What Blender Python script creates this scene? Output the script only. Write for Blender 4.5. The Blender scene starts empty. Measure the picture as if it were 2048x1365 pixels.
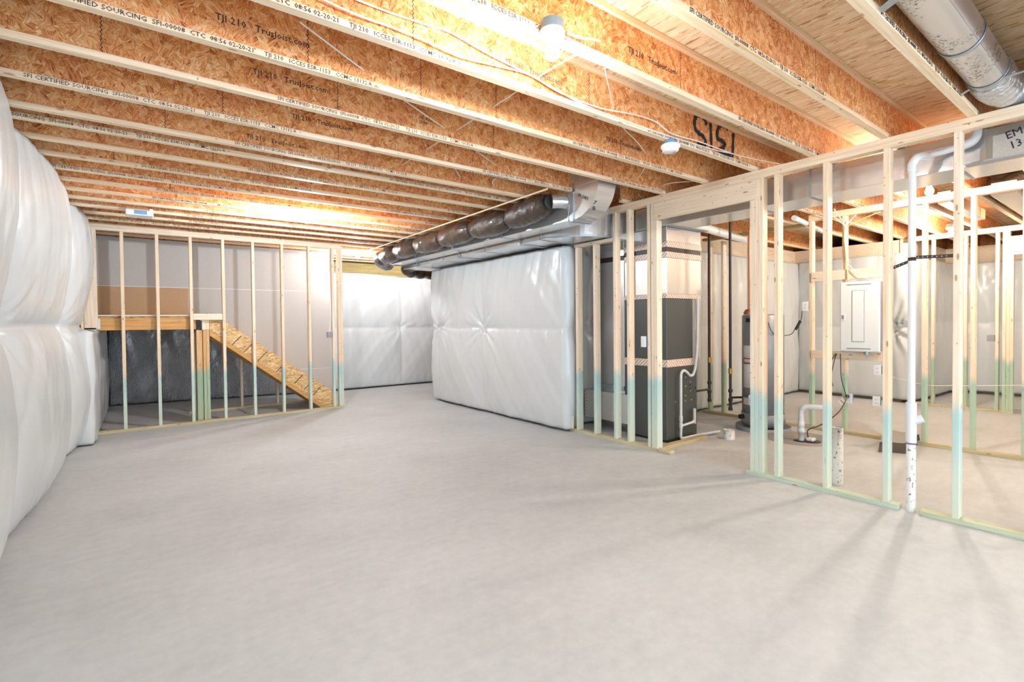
import bpy, math, random
from mathutils import Vector, Matrix
random.seed(7)
sc = bpy.context.scene
COL = sc.collection
R = math.radians

# ------------------------------------------------------------------ camera
F, YAW, PIT, ROL, SY, CH = 993.287, 0.643902, -0.018459, -0.0101836, -18.747, 1.41668
FW = Vector((math.sin(YAW)*math.cos(PIT), math.cos(YAW)*math.cos(PIT), math.sin(PIT)))
RT0 = Vector((math.cos(YAW), -math.sin(YAW), 0)); UP0 = RT0.cross(FW)
RT = RT0*math.cos(ROL)+UP0*math.sin(ROL); UP = UP0*math.cos(ROL)-RT0*math.sin(ROL)
EYE = Vector((0, 0, CH))
cd = bpy.data.cameras.new('camera'); cam = bpy.data.objects.new('camera', cd); COL.objects.link(cam)
cd.sensor_width = 36; cd.lens = F/2048*36; cd.shift_y = SY/2048; cd.clip_start = 0.02
cam.matrix_world = Matrix(((RT.x, UP.x, -FW.x, 0), (RT.y, UP.y, -FW.y, 0), (RT.z, UP.z, -FW.z, CH), (0, 0, 0, 1)))
sc.camera = cam
def at(u, v, **k):
    "the point of the place seen at pixel (u, v) on the plane x=, y= or z="
    d = FW + RT*((u-1024)/F) + UP*(-(v-682.5-SY)/F)
    ax, val = list(k.items())[0]; i = 'xyz'.index(ax)
    t = (val-EYE[i])/d[i]
    return EYE + d*t

# ------------------------------------------------------------------ light
w = bpy.data.worlds.new('daylight'); sc.world = w; w.use_nodes = True
w.node_tree.nodes['Background'].inputs[0].default_value = (0.68, 0.84, 1.0, 1)
w.node_tree.nodes['Background'].inputs[1].default_value = 4.0
sc.view_settings.view_transform = 'Standard'; sc.view_settings.look = 'None'
sc.view_settings.exposure = 0.84; sc.view_settings.gamma = 1.0; sc.view_settings.use_curve_mapping = False
BULB = 800.0
sc.cycles.max_bounces = 7; sc.cycles.diffuse_bounces = 4; sc.cycles.glossy_bounces = 3; sc.cycles.transmission_bounces = 2
sc.cycles.caustics_reflective = False; sc.cycles.caustics_refractive = False; sc.cycles.sample_clamp_indirect = 8
sc.cycles.use_adaptive_sampling = True; sc.cycles.adaptive_threshold = 0.05

# ------------------------------------------------------------------ materials
MATS = {}
GL = {}
class NT:
    def __init__(s, name):
        m = bpy.data.materials.new(name); m.use_nodes = True; s.m = m; s.t = m.node_tree
        s.b = s.t.nodes['Principled BSDF']; MATS[name] = m
    def n(s, typ, **k):
        nd = s.t.nodes.new(typ)
        for a, v in k.items():
            if a.startswith('i_'):
                nm = a[2:].replace('_', ' ')
                nd.inputs[int(nm) if nm.isdigit() else nm].default_value = v
            else: setattr(nd, a, v)
        return nd
    def l(s, a, b): s.t.links.new(a, b)
    def ramp(s, fac, stops, interp='LINEAR'):
        r = s.n('ShaderNodeValToRGB'); r.color_ramp.interpolation = interp
        e = r.color_ramp.elements
        while len(e) < len(stops): e.new(0.5)
        for q, (p, c) in zip(e, stops): q.position = p; q.color = (*c, 1)
        s.l(fac, r.inputs[0]); return r.outputs[0]
    def mix(s, fac, a, b, mode='MIX'):
        x = s.n('ShaderNodeMix', data_type='RGBA', blend_type=mode)
        for i, q in ((0, fac), (6, a), (7, b)):
            if hasattr(q, 'links'): s.l(q, x.inputs[i])
            else: x.inputs[i].default_value = (*q, 1) if isinstance(q, tuple) else q
        return x.outputs[2]
    def pos(s, scale=(1, 1, 1), rot=(0, 0, 0), obj=False):
        src = s.n('ShaderNodeTexCoord').outputs['Object'] if obj else s.n('ShaderNodeNewGeometry').outputs['Position']
        mp = s.n('ShaderNodeMapping'); mp.inputs['Scale'].default_value = scale; mp.inputs['Rotation'].default_value = rot
        s.l(src, mp.inputs[0]); return mp.outputs[0]
    def bump(s, h, strength=.3, dist=.01):
        b = s.n('ShaderNodeBump'); b.inputs['Strength'].default_value = strength; b.inputs['Distance'].default_value = dist
        s.l(h, b.inputs['Height']); s.l(b.outputs[0], s.b.inputs['Normal'])
    def noise(s, vec, scale=1, detail=4, rough=.5):
        n = s.n('ShaderNodeTexNoise'); n.inputs['Scale'].default_value = scale; n.inputs['Detail'].default_value = detail
        n.inputs['Roughness'].default_value = rough; s.l(vec, n.inputs['Vector']); return n.outputs[0]
def srgb(r, g, b):
    return tuple((c/255/12.92 if c/255 <= .04045 else ((c/255+.055)/1.055)**2.4) for c in (r, g, b))
def plain(name, rgb, rough=.5, metal=0.0, spec=None):
    q = NT(name); q.b.inputs['Base Color'].default_value = (*srgb(*rgb), 1)
    q.b.inputs['Roughness'].default_value = rough; q.b.inputs['Metallic'].default_value = metal
    nz = q.noise(q.pos(obj=True), 30, 2)
    q.l(q.mix(.06, srgb(*rgb), nz, 'OVERLAY'), q.b.inputs['Base Color'])
    return q.m

def osb(name, along, base, big=1.0, seed=0.0):
    "oriented strand board: long flakes laid mostly along one axis, on the faces of the board"
    q = NT(name)
    L, S = (19*big, 62*big) if along == 'z' else (13*big, 62*big)
    sc_ = {'x': (L, S, S), 'y': (S, L, S), 'z': (S, S, L)}[along]
    vals = []
    for i, rt in enumerate((-.62, .66, .05) if along == 'z' else (-.42, .5, .1)):
        rot = (rt, rt, rt*.6) if along == 'y' else (rt*.3, rt, rt*.3)
        p = q.pos(sc_, rot)
        w_ = q.noise(p, 1.3, 3, .6)
        ad = q.n('ShaderNodeVectorMath', operation='ADD'); q.l(p, ad.inputs[0])
        sv = q.n('ShaderNodeVectorMath', operation='SCALE'); sv.inputs['Scale'].default_value = 1.1; q.l(w_, sv.inputs[0]); q.l(sv.outputs[0], ad.inputs[1])
        vo = q.n('ShaderNodeTexVoronoi'); vo.inputs['Scale'].default_value = .62 if i == 0 else (.8 if i == 1 else 1.5); vo.inputs['Randomness'].default_value = 1
        q.l(ad.outputs[0], vo.inputs['Vector'])
        sp = q.n('ShaderNodeSeparateColor'); q.l(vo.outputs['Color'], sp.inputs[0]); vals.append((sp.outputs[0], sp.outputs[1]))
    dk, md, lt, hi = base
    c1 = q.ramp(vals[0][0], [(0, dk), (.12, md), (.55, lt), (.9, lt), (1, hi)])
    c2 = q.ramp(vals[1][0], [(0, dk), (.08, md), (.5, lt), (1, hi)])
    gt = q.n('ShaderNodeMath', operation='GREATER_THAN'); gt.inputs[1].default_value = .5; q.l(vals[1][1], gt.inputs[0])
    c = q.mix(gt.outputs[0], c1, c2)
    gt2 = q.n('ShaderNodeMath', operation='GREATER_THAN'); gt2.inputs[1].default_value = .86; q.l(vals[2][1], gt2.inputs[0])
    c3 = q.ramp(vals[2][0], [(0, dk), (.25, md), (.6, lt), (1, hi)])
    c = q.mix(gt2.outputs[0], c, c3)
    fib = q.noise(q.pos(tuple(k*3.2 for k in sc_)), 1, 3, .7)
    c = q.mix(.30, c, fib, 'OVERLAY')
    blot = q.noise(q.pos((2.2, 2.2, 2.2)), 1, 3)
    c = q.mix(.35, c, q.ramp(blot, [(.3, srgb(206, 150, 110)), (.7, (1, 1, 1))]), 'MULTIPLY') if big < 1.2 and along == 'z' else c
    q.l(c, q.b.inputs['Base Color']); q.b.inputs['Roughness'].default_value = .62
    q.bump(fib, .25, .003)
    return q.m
def web_board(name, dk, md, lt, hi):
    "strand board web: short flakes lying every which way in the plane of the web"
    q = NT(name); pos = q.n('ShaderNodeNewGeometry').outputs['Position']; layers = []
    for i, (cs, fs, off) in enumerate(((13, 1.0, 0), (21, 1.5, 7.3), (34, 2.2, 3.1))):
        mp = q.n('ShaderNodeMapping'); mp.inputs['Location'].default_value = (off, off*.7, off*1.3); q.l(pos, mp.inputs[0])
        wn = q.n('ShaderNodeTexNoise'); wn.inputs['Scale'].default_value = 9*fs; wn.inputs['Detail'].default_value = 1; q.l(mp.outputs[0], wn.inputs['Vector'])
        sv = q.n('ShaderNodeVectorMath', operation='SCALE'); sv.inputs['Scale'].default_value = .07/fs; q.l(wn.outputs['Color'], sv.inputs[0])
        ad = q.n('ShaderNodeVectorMath', operation='ADD'); q.l(mp.outputs[0], ad.inputs[0]); q.l(sv.outputs[0], ad.inputs[1])
        vo = q.n('ShaderNodeTexVoronoi'); vo.inputs['Scale'].default_value = cs; q.l(ad.outputs[0], vo.inputs['Vector'])
        sp = q.n('ShaderNodeSeparateColor'); q.l(vo.outputs['Color'], sp.inputs[0])
        an = q.n('ShaderNodeMath', operation='MULTIPLY_ADD'); an.inputs[1].default_value = 2.5; an.inputs[2].default_value = -1.25; q.l(sp.outputs[0], an.inputs[0])
        vr = q.n('ShaderNodeVectorRotate', rotation_type='Y_AXIS'); q.l(pos, vr.inputs['Vector']); q.l(an.outputs[0], vr.inputs['Angle'])
        m2 = q.n('ShaderNodeMapping'); m2.inputs['Scale'].default_value = (120*fs, 120*fs, 13*fs); q.l(vr.outputs[0], m2.inputs[0])
        nz = q.noise(m2.outputs[0], 1, 2, .65); layers.append((nz, sp.outputs[1], sp.outputs[2]))
    def tone(nz, r):
        a = q.n('ShaderNodeMath', operation='MULTIPLY_ADD'); a.inputs[1].default_value = .20; q.l(r, a.inputs[0])
        b = q.n('ShaderNodeMath', operation='MULTIPLY'); b.inputs[1].default_value = 1.0; q.l(nz, b.inputs[0]); q.l(b.outputs[0], a.inputs[2])
        return q.ramp(a.outputs[0], [(.36, dk), (.50, md), (.64, lt), (.82, hi)])
    c = tone(layers[0][0], layers[0][1])
    for i in (1, 2):
        g = q.n('ShaderNodeMath', operation='GREATER_THAN'); g.inputs[1].default_value = .45 if i == 1 else .62; q.l(layers[i][2], g.inputs[0])
        c = q.mix(g.outputs[0], c, tone(layers[i][0], layers[i][1]))
    bl = q.noise(q.pos((3, 3, 3)), 1, 3)
    c = q.mix(.5, c, q.ramp(bl, [(.3, srgb(222, 170, 140)), (.55, srgb(255, 236, 206)), (.75, (1, 1, 1))]), 'MULTIPLY')
    q.l(c, q.b.inputs['Base Color']); q.b.inputs['Roughness'].default_value = .62; q.bump(layers[0][0], .2, .002)
    return q.m
WEB = web_board('osb_web', srgb(154, 80, 42), srgb(220, 144, 84), srgb(242, 182, 122), srgb(254, 230, 192))
SUB = osb('osb_subfloor', 'y', (srgb(184, 140, 98), srgb(230, 198, 156), srgb(242, 216, 178), srgb(252, 236, 208)), 1.0)
STRG = osb('osb_stringer', 'x', (srgb(130, 92, 50), srgb(198, 152, 96), srgb(222, 182, 124), srgb(240, 214, 164)), 1.9)

def lumber(name, axis, stain=None, green=0.0, tint=(240, 224, 206), dark=(224, 202, 176)):
    q = NT(name)
    S_, L_ = 55, 2.2
    s3 = {'x': (L_, S_, S_), 'y': (S_, L_, S_), 'z': (S_, S_, L_)}[axis]
    inf = q.n('ShaderNodeObjectInfo')
    mul = q.n('ShaderNodeMath', operation='MULTIPLY'); mul.inputs[1].default_value = 37; q.l(inf.outputs['Random'], mul.inputs[0])
    p = q.pos(s3); ad = q.n('ShaderNodeVectorMath', operation='ADD'); q.l(p, ad.inputs[0]); q.l(mul.outputs[0], ad.inputs[1])
    g = q.noise(ad.outputs[0], 1, 5, .6)
    c = q.ramp(g, [(.25, srgb(*dark)), (.55, srgb(*tint)), (.8, srgb(min(tint[0]+10, 255), min(tint[1]+14, 255), min(tint[2]+20, 255)))])
    k3 = {'x': (5, 16, 16), 'y': (16, 5, 16), 'z': (16, 16, 5)}[axis]
    p2 = q.pos(k3); ad2 = q.n('ShaderNodeVectorMath', operation='ADD'); q.l(p2, ad2.inputs[0]); q.l(mul.outputs[0], ad2.inputs[1])
    vo = q.n('ShaderNodeTexVoronoi'); vo.inputs['Scale'].default_value = 1; q.l(ad2.outputs[0], vo.inputs['Vector'])
    kn = q.ramp(vo.outputs['Distance'], [(0.0, (1, 1, 1)), (.10, (.8, .8, .8)), (.14, (0, 0, 0))])
    c = q.mix(kn, c, srgb(176, 138, 104))
    vo2 = q.n('ShaderNodeTexVoronoi'); vo2.inputs['Scale'].default_value = 15; ad3 = q.n('ShaderNodeVectorMath', operation='ADD'); q.l(q.pos(), ad3.inputs[0]); q.l(mul.outputs[0], ad3.inputs[1]); q.l(ad3.outputs[0], vo2.inputs['Vector'])
    c = q.mix(q.ramp(vo2.outputs['Distance'], [(.05, (.75, .75, .75)), (.10, (0, 0, 0))]), c, srgb(104, 84, 70))
    hue = q.ramp(inf.outputs['Random'], [(0, srgb(255, 250, 244)), (.5, srgb(255, 248, 236)), (1, srgb(252, 238, 216))])
    c = q.mix(.8, c, hue, 'MULTIPLY')
    if stain:
        z = q.n('ShaderNodeSeparateXYZ'); q.l(q.n('ShaderNodeNewGeometry').outputs['Position'], z.inputs[0])
        nz = q.noise(q.pos((9, 9, 3)), 1, 3)
        a = q.n('ShaderNodeMath', operation='MULTIPLY_ADD'); a.inputs[1].default_value = .10; q.l(nz, a.inputs[0]); q.l(z.outputs[2], a.inputs[2])
        r2 = q.n('ShaderNodeMath', operation='MULTIPLY_ADD'); r2.inputs[1].default_value = .10; q.l(inf.outputs['Random'], r2.inputs[0]); q.l(a.outputs[0], r2.inputs[2])
        edge = q.n('ShaderNodeMapRange'); edge.inputs[1].default_value = stain+.02; edge.inputs[2].default_value = stain+.13
        edge.inputs[3].default_value = 1; edge.inputs[4].default_value = 0; q.l(r2.outputs[0], edge.inputs[0])
        # the dip-treated end: strong turquoise near its upper edge, thinning to olive near the floor
        low = q.ramp(q.mix(.25, z.outputs[2], nz), [(0.0, srgb(214, 218, 196)), (.32, srgb(190, 218, 208)), (.62, srgb(146, 200, 204)), (.9, srgb(120, 190, 196))])
        c = q.mix(edge.outputs[0], c, q.mix(.70, c, q.mix(green, low, srgb(104, 172, 122))))
    q.l(c, q.b.inputs['Base Color']); q.b.inputs['Roughness'].default_value = .6
    q.bump(g, .15, .002)
    return q.m
LX, LY, LZ = lumber('pine_x', 'x'), lumber('pine_y', 'y'), lumber('pine_z', 'z')
STUDM = lumber('pine_stud_dipped', 'z', stain=.80)
STUDG = lumber('pine_stud_dipped_green', 'z', stain=.80, green=.6)
POSTM = lumber('orange_post_dipped', 'z', stain=.80, green=.6, tint=(222, 184, 136), dark=(190, 146, 94))
PLX = lumber('treated_plate_x', 'x', tint=(206, 196, 164), dark=(172, 158, 120))
PLY = lumber('treated_plate_y', 'y', tint=(206, 198, 168), dark=(174, 160, 122))
PLG = lumber('treated_plate_green', 'y', tint=(196, 210, 196), dark=(168, 184, 160))
FLM = lumber('flange_lumber', 'x', tint=(242, 222, 196), dark=(222, 190, 154))
GLUE = lumber('orange_lumber', 'x', tint=(214, 168, 104), dark=(176, 122, 62))

def sheet(name, rgb, rough, bs=.5, folds=3.2):
    q = NT(name); p = q.pos((1, 1, 1))
    n1 = q.noise(p, folds, 6, .62); n2 = q.noise(q.pos((7, 7, 2.4)), 1, 3, .5)
    q.l(q.mix(.05, srgb(*rgb), n1, 'OVERLAY'), q.b.inputs['Base Color'])
    q.b.inputs['Roughness'].default_value = rough
    q.b.inputs['Coat Weight'].default_value = .25; q.b.inputs['Coat Roughness'].default_value = .18
    x = q.n('ShaderNodeMath', operation='ADD'); q.l(n1, x.inputs[0]); q.l(n2, x.inputs[1])
    q.bump(x.outputs[0], bs, .02); return q.m
PLAS = sheet('white_poly_sheet', (214, 216, 216), .34, .3)
PLAS2 = sheet('wrinkled_poly_sheet', (232, 232, 236), .16, .9, 5); PLAS2.node_tree.nodes['Principled BSDF'].inputs['Coat Weight'].default_value = 1.0
_t = PLAS2.node_tree; _nz = _t.nodes.new('ShaderNodeTexNoise'); _mp = _t.nodes.new('ShaderNodeMapping'); _g = _t.nodes.new('ShaderNodeNewGeometry')
_mp.inputs['Rotation'].default_value = (0, .8, 0); _mp.inputs['Scale'].default_value = (9, 9, 1.6); _nz.inputs['Detail'].default_value = 3; _nz.inputs['Distortion'].default_value = 1.2
_b2 = _t.nodes.new('ShaderNodeBump'); _b2.inputs['Strength'].default_value = 1.0; _b2.inputs['Distance'].default_value = .25
_t.links.new(_g.outputs['Position'], _mp.inputs[0]); _t.links.new(_mp.outputs[0], _nz.inputs['Vector']); _t.links.new(_nz.outputs[0], _b2.inputs['Height'])
_ob = [n for n in _t.nodes if n.type == 'BUMP' and n != _b2][0]; _t.links.new(_b2.outputs[0], _ob.inputs['Normal'])

q = NT('concrete_floor')
n1 = q.noise(q.pos(), .9, 6, .62); n2 = q.noise(q.pos(), 14, 6, .7); n3 = q.noise(q.pos((1, 6, 1), (0, 0, .5)), 2.2, 4, .6)
c = q.ramp(n1, [(.25, srgb(185, 186, 187)), (.5, srgb(196, 197, 198)), (.75, srgb(204, 205, 206))])
c = q.mix(.25, c, q.ramp(n2, [(.3, (.35, .35, .35)), (.7, (.65, .65, .65))]), 'OVERLAY')
c = q.mix(.07, c, q.ramp(n3, [(.35, (.3, .3, .3)), (.65, (.7, .7, .7))]), 'OVERLAY')
vo = q.n('ShaderNodeTexVoronoi'); vo.inputs['Scale'].default_value = 1.7; q.l(q.pos(), vo.inputs['Vector'])
c = q.mix(q.ramp(vo.outputs['Distance'], [(0, (.6, .6, .6)), (.012, (.5, .5, .5)), (.03, (0, 0, 0))]), c, srgb(140, 132, 122))
q.l(c, q.b.inputs['Base Color']); q.b.inputs['Roughness'].default_value = .62; q.b.inputs['Specular IOR Level'].default_value = .35
q.bump(n2, .12, .004); FLOORM = q.m

def metal(name, rgb, rough, bs=.15, sc_=4):
    q = NT(name); q.b.inputs['Metallic'].default_value = .74
    n = q.noise(q.pos((sc_, sc_, sc_)), 1, 4, .6); n2 = q.noise(q.pos((90, 90, 90)), 1, 2)
    q.l(q.mix(.25, srgb(*rgb), n2, 'OVERLAY'), q.b.inputs['Base Color'])
    r = q.n('ShaderNodeMapRange'); r.inputs[3].default_value = rough*.75; r.inputs[4].default_value = rough*1.3
    q.l(n, r.inputs[0]); q.l(r.outputs[0], q.b.inputs['Roughness']); q.bump(n, bs, .02); return q.m
GALV = metal('galvanised_steel', (222, 223, 224), .23)
FOIL = metal('crinkled_foil', (214, 214, 216), .34, .9, 26)
STRAP = metal('hanger_strap', (176, 182, 190), .42)
DIRT = metal('dusty_steel', (206, 203, 197), .42)
q = NT('stained_steel'); q.b.inputs['Metallic'].default_value = .85; q.b.inputs['Roughness'].default_value = .33
n = q.noise(q.pos((70, 70, 70)), 1, 4, .75); n2 = q.noise(q.pos((3, 9, 3)), 1, 3)
m1 = q.n('ShaderNodeMath', operation='MULTIPLY'); q.l(q.ramp(n, [(.52, (0, 0, 0)), (.6, (1, 1, 1))]), m1.inputs[0]); q.l(q.ramp(n2, [(.5, (0, 0, 0)), (.58, (1, 1, 1))]), m1.inputs[1])
q.l(q.mix(m1.outputs[0], srgb(222, 222, 222), srgb(96, 74, 66)), q.b.inputs['Base Color']); RUST = q.m
BROWNF = sheet('brown_vapour_jacket', (74, 58, 48), .24, .8, 16)
PVC = plain('white_pvc', (224, 226, 230), .3)
q = NT('cement_spattered_pvc'); q.b.inputs['Roughness'].default_value = .5
n = q.noise(q.pos((46, 46, 30)), 1, 3, .6); q.l(q.ramp(n, [(.60, srgb(236, 236, 234)), (.66, srgb(128, 126, 122))]), q.b.inputs['Base Color']); SPVC = q.m
CABLE = plain('white_cable', (240, 238, 228), .4); YCABLE = plain('yellow_cable', (236, 216, 140), .4); TANC = plain('cream_pipe', (232, 206, 168), .45)
DCABLE = plain('dark_cable', (70, 52, 44), .5); COPPER = plain('copper_pipe', (190, 120, 84), .35, .6)
INK = plain('black_print', (58, 42, 48), .8); INKL = plain('faded_print', (110, 84, 84), .8)
SPRAY = plain('black_spray_paint', (44, 40, 46), .75)
GYP = plain('gypsum_paper_grey', (196, 191, 186), .8); GYPB = plain('gypsum_core_brown', (196, 160, 124), .8); GYPW = plain('white_gypsum_edge', (236, 232, 226), .8)
FURN = plain('dark_cabinet_paint', (84, 86, 84), .42, .2); HEAT = plain('grey_tank_paint', (142, 144, 148), .4, .2)
BLACK = plain('black_iron', (62, 52, 48), .45, .3); BLKP = plain('black_plastic', (34, 32, 32), .5)
WHITE = plain('white_plastic', (240, 240, 238), .35); PANELM = plain('panel_paint', (236, 238, 236), .35)
LABEL = plain('paper_label', (232, 232, 230), .6); RED = plain('red_print', (196, 60, 46), .6); YEL = plain('yellow_label', (232, 226, 70), .6)
BLUEB = plain('blue_box_plastic', (120, 160, 196), .4); GREYB = plain('grey_box_plastic', (150, 152, 156), .5); BLUEL = plain('blue_label', (60, 130, 196), .5)
PURP = plain('purple_primer', (124, 104, 150), .5); ORNG = plain('orange_sealant', (206, 120, 60), .5); RUSTP = plain('brass_valve', (186, 148, 70), .4, .5)
GREYC = plain('light_grey_duct_board', (196, 196, 192), .55); DIRTB = plain('dark_rubble', (92, 78, 66), .95); LID = plain('grey_sump_lid', (158, 152, 146), .7)
FIBER = plain('yellow_fibreglass', (218, 176, 90), .95); SILL = lumber('sill_lumber', 'x', tint=(196, 172, 110), dark=(150, 122, 70))
CONC = plain('grey_concrete', (170, 160, 142), .9); FOOT = plain('brown_footing_concrete', (176, 146, 108), .9)
q = NT('hatched_foil_tape'); p = q.pos((1, 1, 1)); wv = q.n('ShaderNodeTexWave'); wv.inputs['Scale'].default_value = 14; wv.inputs['Distortion'].default_value = 2.5; wv.bands_direction = 'DIAGONAL'; q.l(p, wv.inputs['Vector'])
q.l(q.ramp(wv.outputs[0], [(.3, srgb(206, 160, 140)), (.5, srgb(234, 224, 214))]), q.b.inputs['Base Color']); q.b.inputs['Roughness'].default_value = .4; TAPE = q.m
q = NT('lamp_glow'); q.b.inputs['Emission Color'].default_value = (.86, .94, 1.0, 1); q.b.inputs['Emission Strength'].default_value = BULB; q.b.inputs['Base Color'].default_value = (1, 1, 1, 1); GLOW = q.m
q = NT('warm_lamp_glow'); q.b.inputs['Emission Color'].default_value = (1, .92, .78, 1); q.b.inputs['Emission Strength'].default_value = BULB*1.2; q.b.inputs['Base Color'].default_value = (1, 1, 1, 1); GLOWW = q.m; GLOWD = GLOWW.copy(); GLOWD.name = 'dim_warm_lamp_glow'; GLOWD.node_tree.nodes['Principled BSDF'].inputs['Emission Strength'].default_value = BULB*1.35
def glow(k):
    if k not in GL:
        m = GLOW.copy(); m.name = 'lamp_glow_brighter'; m.node_tree.nodes['Principled BSDF'].inputs['Emission Strength'].default_value = BULB*k; GL[k] = m
    return GL[k]

# ------------------------------------------------------------------ mesh helpers
OFF = {}      # world origin of each thing, for placing its parts
class MB:
    def __init__(s): s.v = []; s.f = []; s.mi = []; s.sm = []
    def add(s, vs, fs, mi=0, smooth=False):
        b = len(s.v); s.v += [Vector(p) for p in vs]; s.f += [tuple(i+b for i in f) for f in fs]
        s.mi += [mi]*len(fs); s.sm += [smooth]*len(fs); return s
    def box(s, x0, x1, y0, y1, z0, z1, mi=0, bev=0.0):
        if x0 > x1: x0, x1 = x1, x0
        if y0 > y1: y0, y1 = y1, y0
        if z0 > z1: z0, z1 = z1, z0
        if bev:
            b = min(bev, (x1-x0)*.4, (y1-y0)*.4, (z1-z0)*.4)
            vs = []; idx = {}
            for i, X in enumerate((x0, x1)):
                for j, Y in enumerate((y0, y1)):
                    for k, Z in enumerate((z0, z1)):
                        sx, sy, sz = (b, -b)[i], (b, -b)[j], (b, -b)[k]
                        idx[i, j, k] = len(vs)
                        vs += [(X, Y+sy, Z+sz), (X+sx, Y, Z+sz), (X+sx, Y+sy, Z)]
            fs = []
            def q4(l): fs.append(tuple(l))
            for i in (0, 1): q4([idx[i, j, k] for j, k in ((0, 0), (1, 0), (1, 1), (0, 1))])
            for j in (0, 1): q4([idx[i, j, k]+1 for i, k in ((0, 0), (1, 0), (1, 1), (0, 1))])
            for k in (0, 1): q4([idx[i, j, k]+2 for i, j in ((0, 0), (1, 0), (1, 1), (0, 1))])
            for i in (0, 1):
                for j in (0, 1): q4([idx[i, j, 0], idx[i, j, 0]+1, idx[i, j, 1]+1, idx[i, j, 1]])
            for i in (0, 1):
                for k in (0, 1): q4([idx[i, 0, k], idx[i, 0, k]+2, idx[i, 1, k]+2, idx[i, 1, k]])
            for j in (0, 1):
                for k in (0, 1): q4([idx[0, j, k]+1, idx[0, j, k]+2, idx[1, j, k]+2, idx[1, j, k]+1])
            for c_ in idx.values(): fs.append((c_, c_+1, c_+2))
            return s.add(vs, fs, mi)
        return s.add([(x0, y0, z0), (x1, y0, z0), (x1, y1, z0), (x0, y1, z0), (x0, y0, z1), (x1, y0, z1), (x1, y1, z1), (x0, y1, z1)],
                     [(0, 3, 2, 1), (4, 5, 6, 7), (0, 1, 5, 4), (1, 2, 6, 5), (2, 3, 7, 6), (3, 0, 4, 7)], mi)
    def tube(s, pts, r, n=10, mi=0, caps=True):
        pts = [Vector(p) for p in pts]; N = len(pts); rs = r if isinstance(r, (list, tuple)) else [r]*N
        ring = []; nrm = None
        for i, p in enumerate(pts):
            t = (pts[min(i+1, N-1)]-pts[max(i-1, 0)]).normalized()
            if nrm is None:
                nrm = t.orthogonal().normalized()
            else:
                nrm = (nrm-t*nrm.dot(t)); nrm = nrm.normalized() if nrm.length > 1e-6 else t.orthogonal().normalized()
            bn = t.cross(nrm)
            ring += [p+(nrm*math.cos(2*math.pi*a/n)+bn*math.sin(2*math.pi*a/n))*rs[i] for a in range(n)]
        fs = [(i*n+a, i*n+(a+1) % n, (i+1)*n+(a+1) % n, (i+1)*n+a) for i in range(N-1) for a in range(n)]
        s.add(ring, fs, mi, True)
        if caps:
            s.add(ring[:n], [tuple(range(n-1, -1, -1))], mi); s.add(ring[-n:], [tuple(range(n))], mi)
        return s
    def lathe(s, prof, c=(0, 0, 0), axis='z', n=24, mi=0, sx=1, sy=1):
        c = Vector(c); ring = []
        for (r, h) in prof:
            for a in range(n):
                x, y = r*math.cos(2*math.pi*a/n)*sx, r*math.sin(2*math.pi*a/n)*sy
                ring.append(c+Vector({'z': (x, y, h), 'x': (h, x, y), 'y': (x, h, y)}[axis]))
        fs = [(i*n+a, i*n+(a+1) % n, (i+1)*n+(a+1) % n, (i+1)*n+a) for i in range(len(prof)-1) for a in range(n)]
        s.add(ring, fs, mi, True)
        return s
    def prism(s, poly, axis, a0, a1, mi=0):
        "poly: 2-D points in the plane normal to axis (x: yz, y: xz, z: xy)"
        def P(p, a): return {'x': (a, p[0], p[1]), 'y': (p[0], a, p[1]), 'z': (p[0], p[1], a)}[axis]
        n = len(poly); vs = [P(p, a0) for p in poly]+[P(p, a1) for p in poly]
        fs = [tuple(range(n)), tuple(range(2*n-1, n-1, -1))]+[(i, (i+1) % n, n+(i+1) % n, n+i) for i in range(n)]
        return s.add(vs, fs, mi)
    def grid(s, fn, nu, nv, mi=0, smooth=True):
        vs = [fn(i/nu, j/nv) for j in range(nv+1) for i in range(nu+1)]
        fs = [(j*(nu+1)+i, j*(nu+1)+i+1, (j+1)*(nu+1)+i+1, (j+1)*(nu+1)+i) for j in range(nv) for i in range(nu)]
        return s.add(vs, fs, mi, smooth)
    def build(s, name, mats, parent=None, thick=0, fix=True):
        me = bpy.data.meshes.new(name)
        off = OFF.get(parent.name, Vector()) if parent is not None else Vector()
        me.from_pydata([v-off for v in s.v], [], s.f)
        for m in (mats if isinstance(mats, (list, tuple)) else [mats]): me.materials.append(m)
        me.polygons.foreach_set('material_index', s.mi); me.polygons.foreach_set('use_smooth', s.sm)
        me.update()
        if fix:
            import bmesh
            bm = bmesh.new(); bm.from_mesh(me); bmesh.ops.recalc_face_normals(bm, faces=bm.faces); bm.to_mesh(me); bm.free()
        o = bpy.data.objects.new(name, me); COL.objects.link(o)
        if parent is not None: o.parent = parent; OFF[o.name] = off
        if thick:
            md = o.modifiers.new('thickness', 'SOLIDIFY'); md.thickness = thick
        return o
THINGS = []
def thing(name, label, cat, loc=(0, 0, 0), group=None):
    o = bpy.data.objects.new(name, None); o.empty_display_size = .1; COL.objects.link(o); o.location = loc
    o['label'] = label; o['category'] = cat; OFF[o.name] = Vector(loc)
    if group: o['group'] = group
    THINGS.append(o); return o
def tag(o, label, cat, group=None):
    o['label'] = label; o['category'] = cat
    if group: o['group'] = group
    return o
def struct(o): o['kind'] = 'structure'; return o
def sub(o, parent):
    "o was built in its thing's frame; hang it one level deeper"
    o.parent = parent; return o
FONTC = {}
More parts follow.
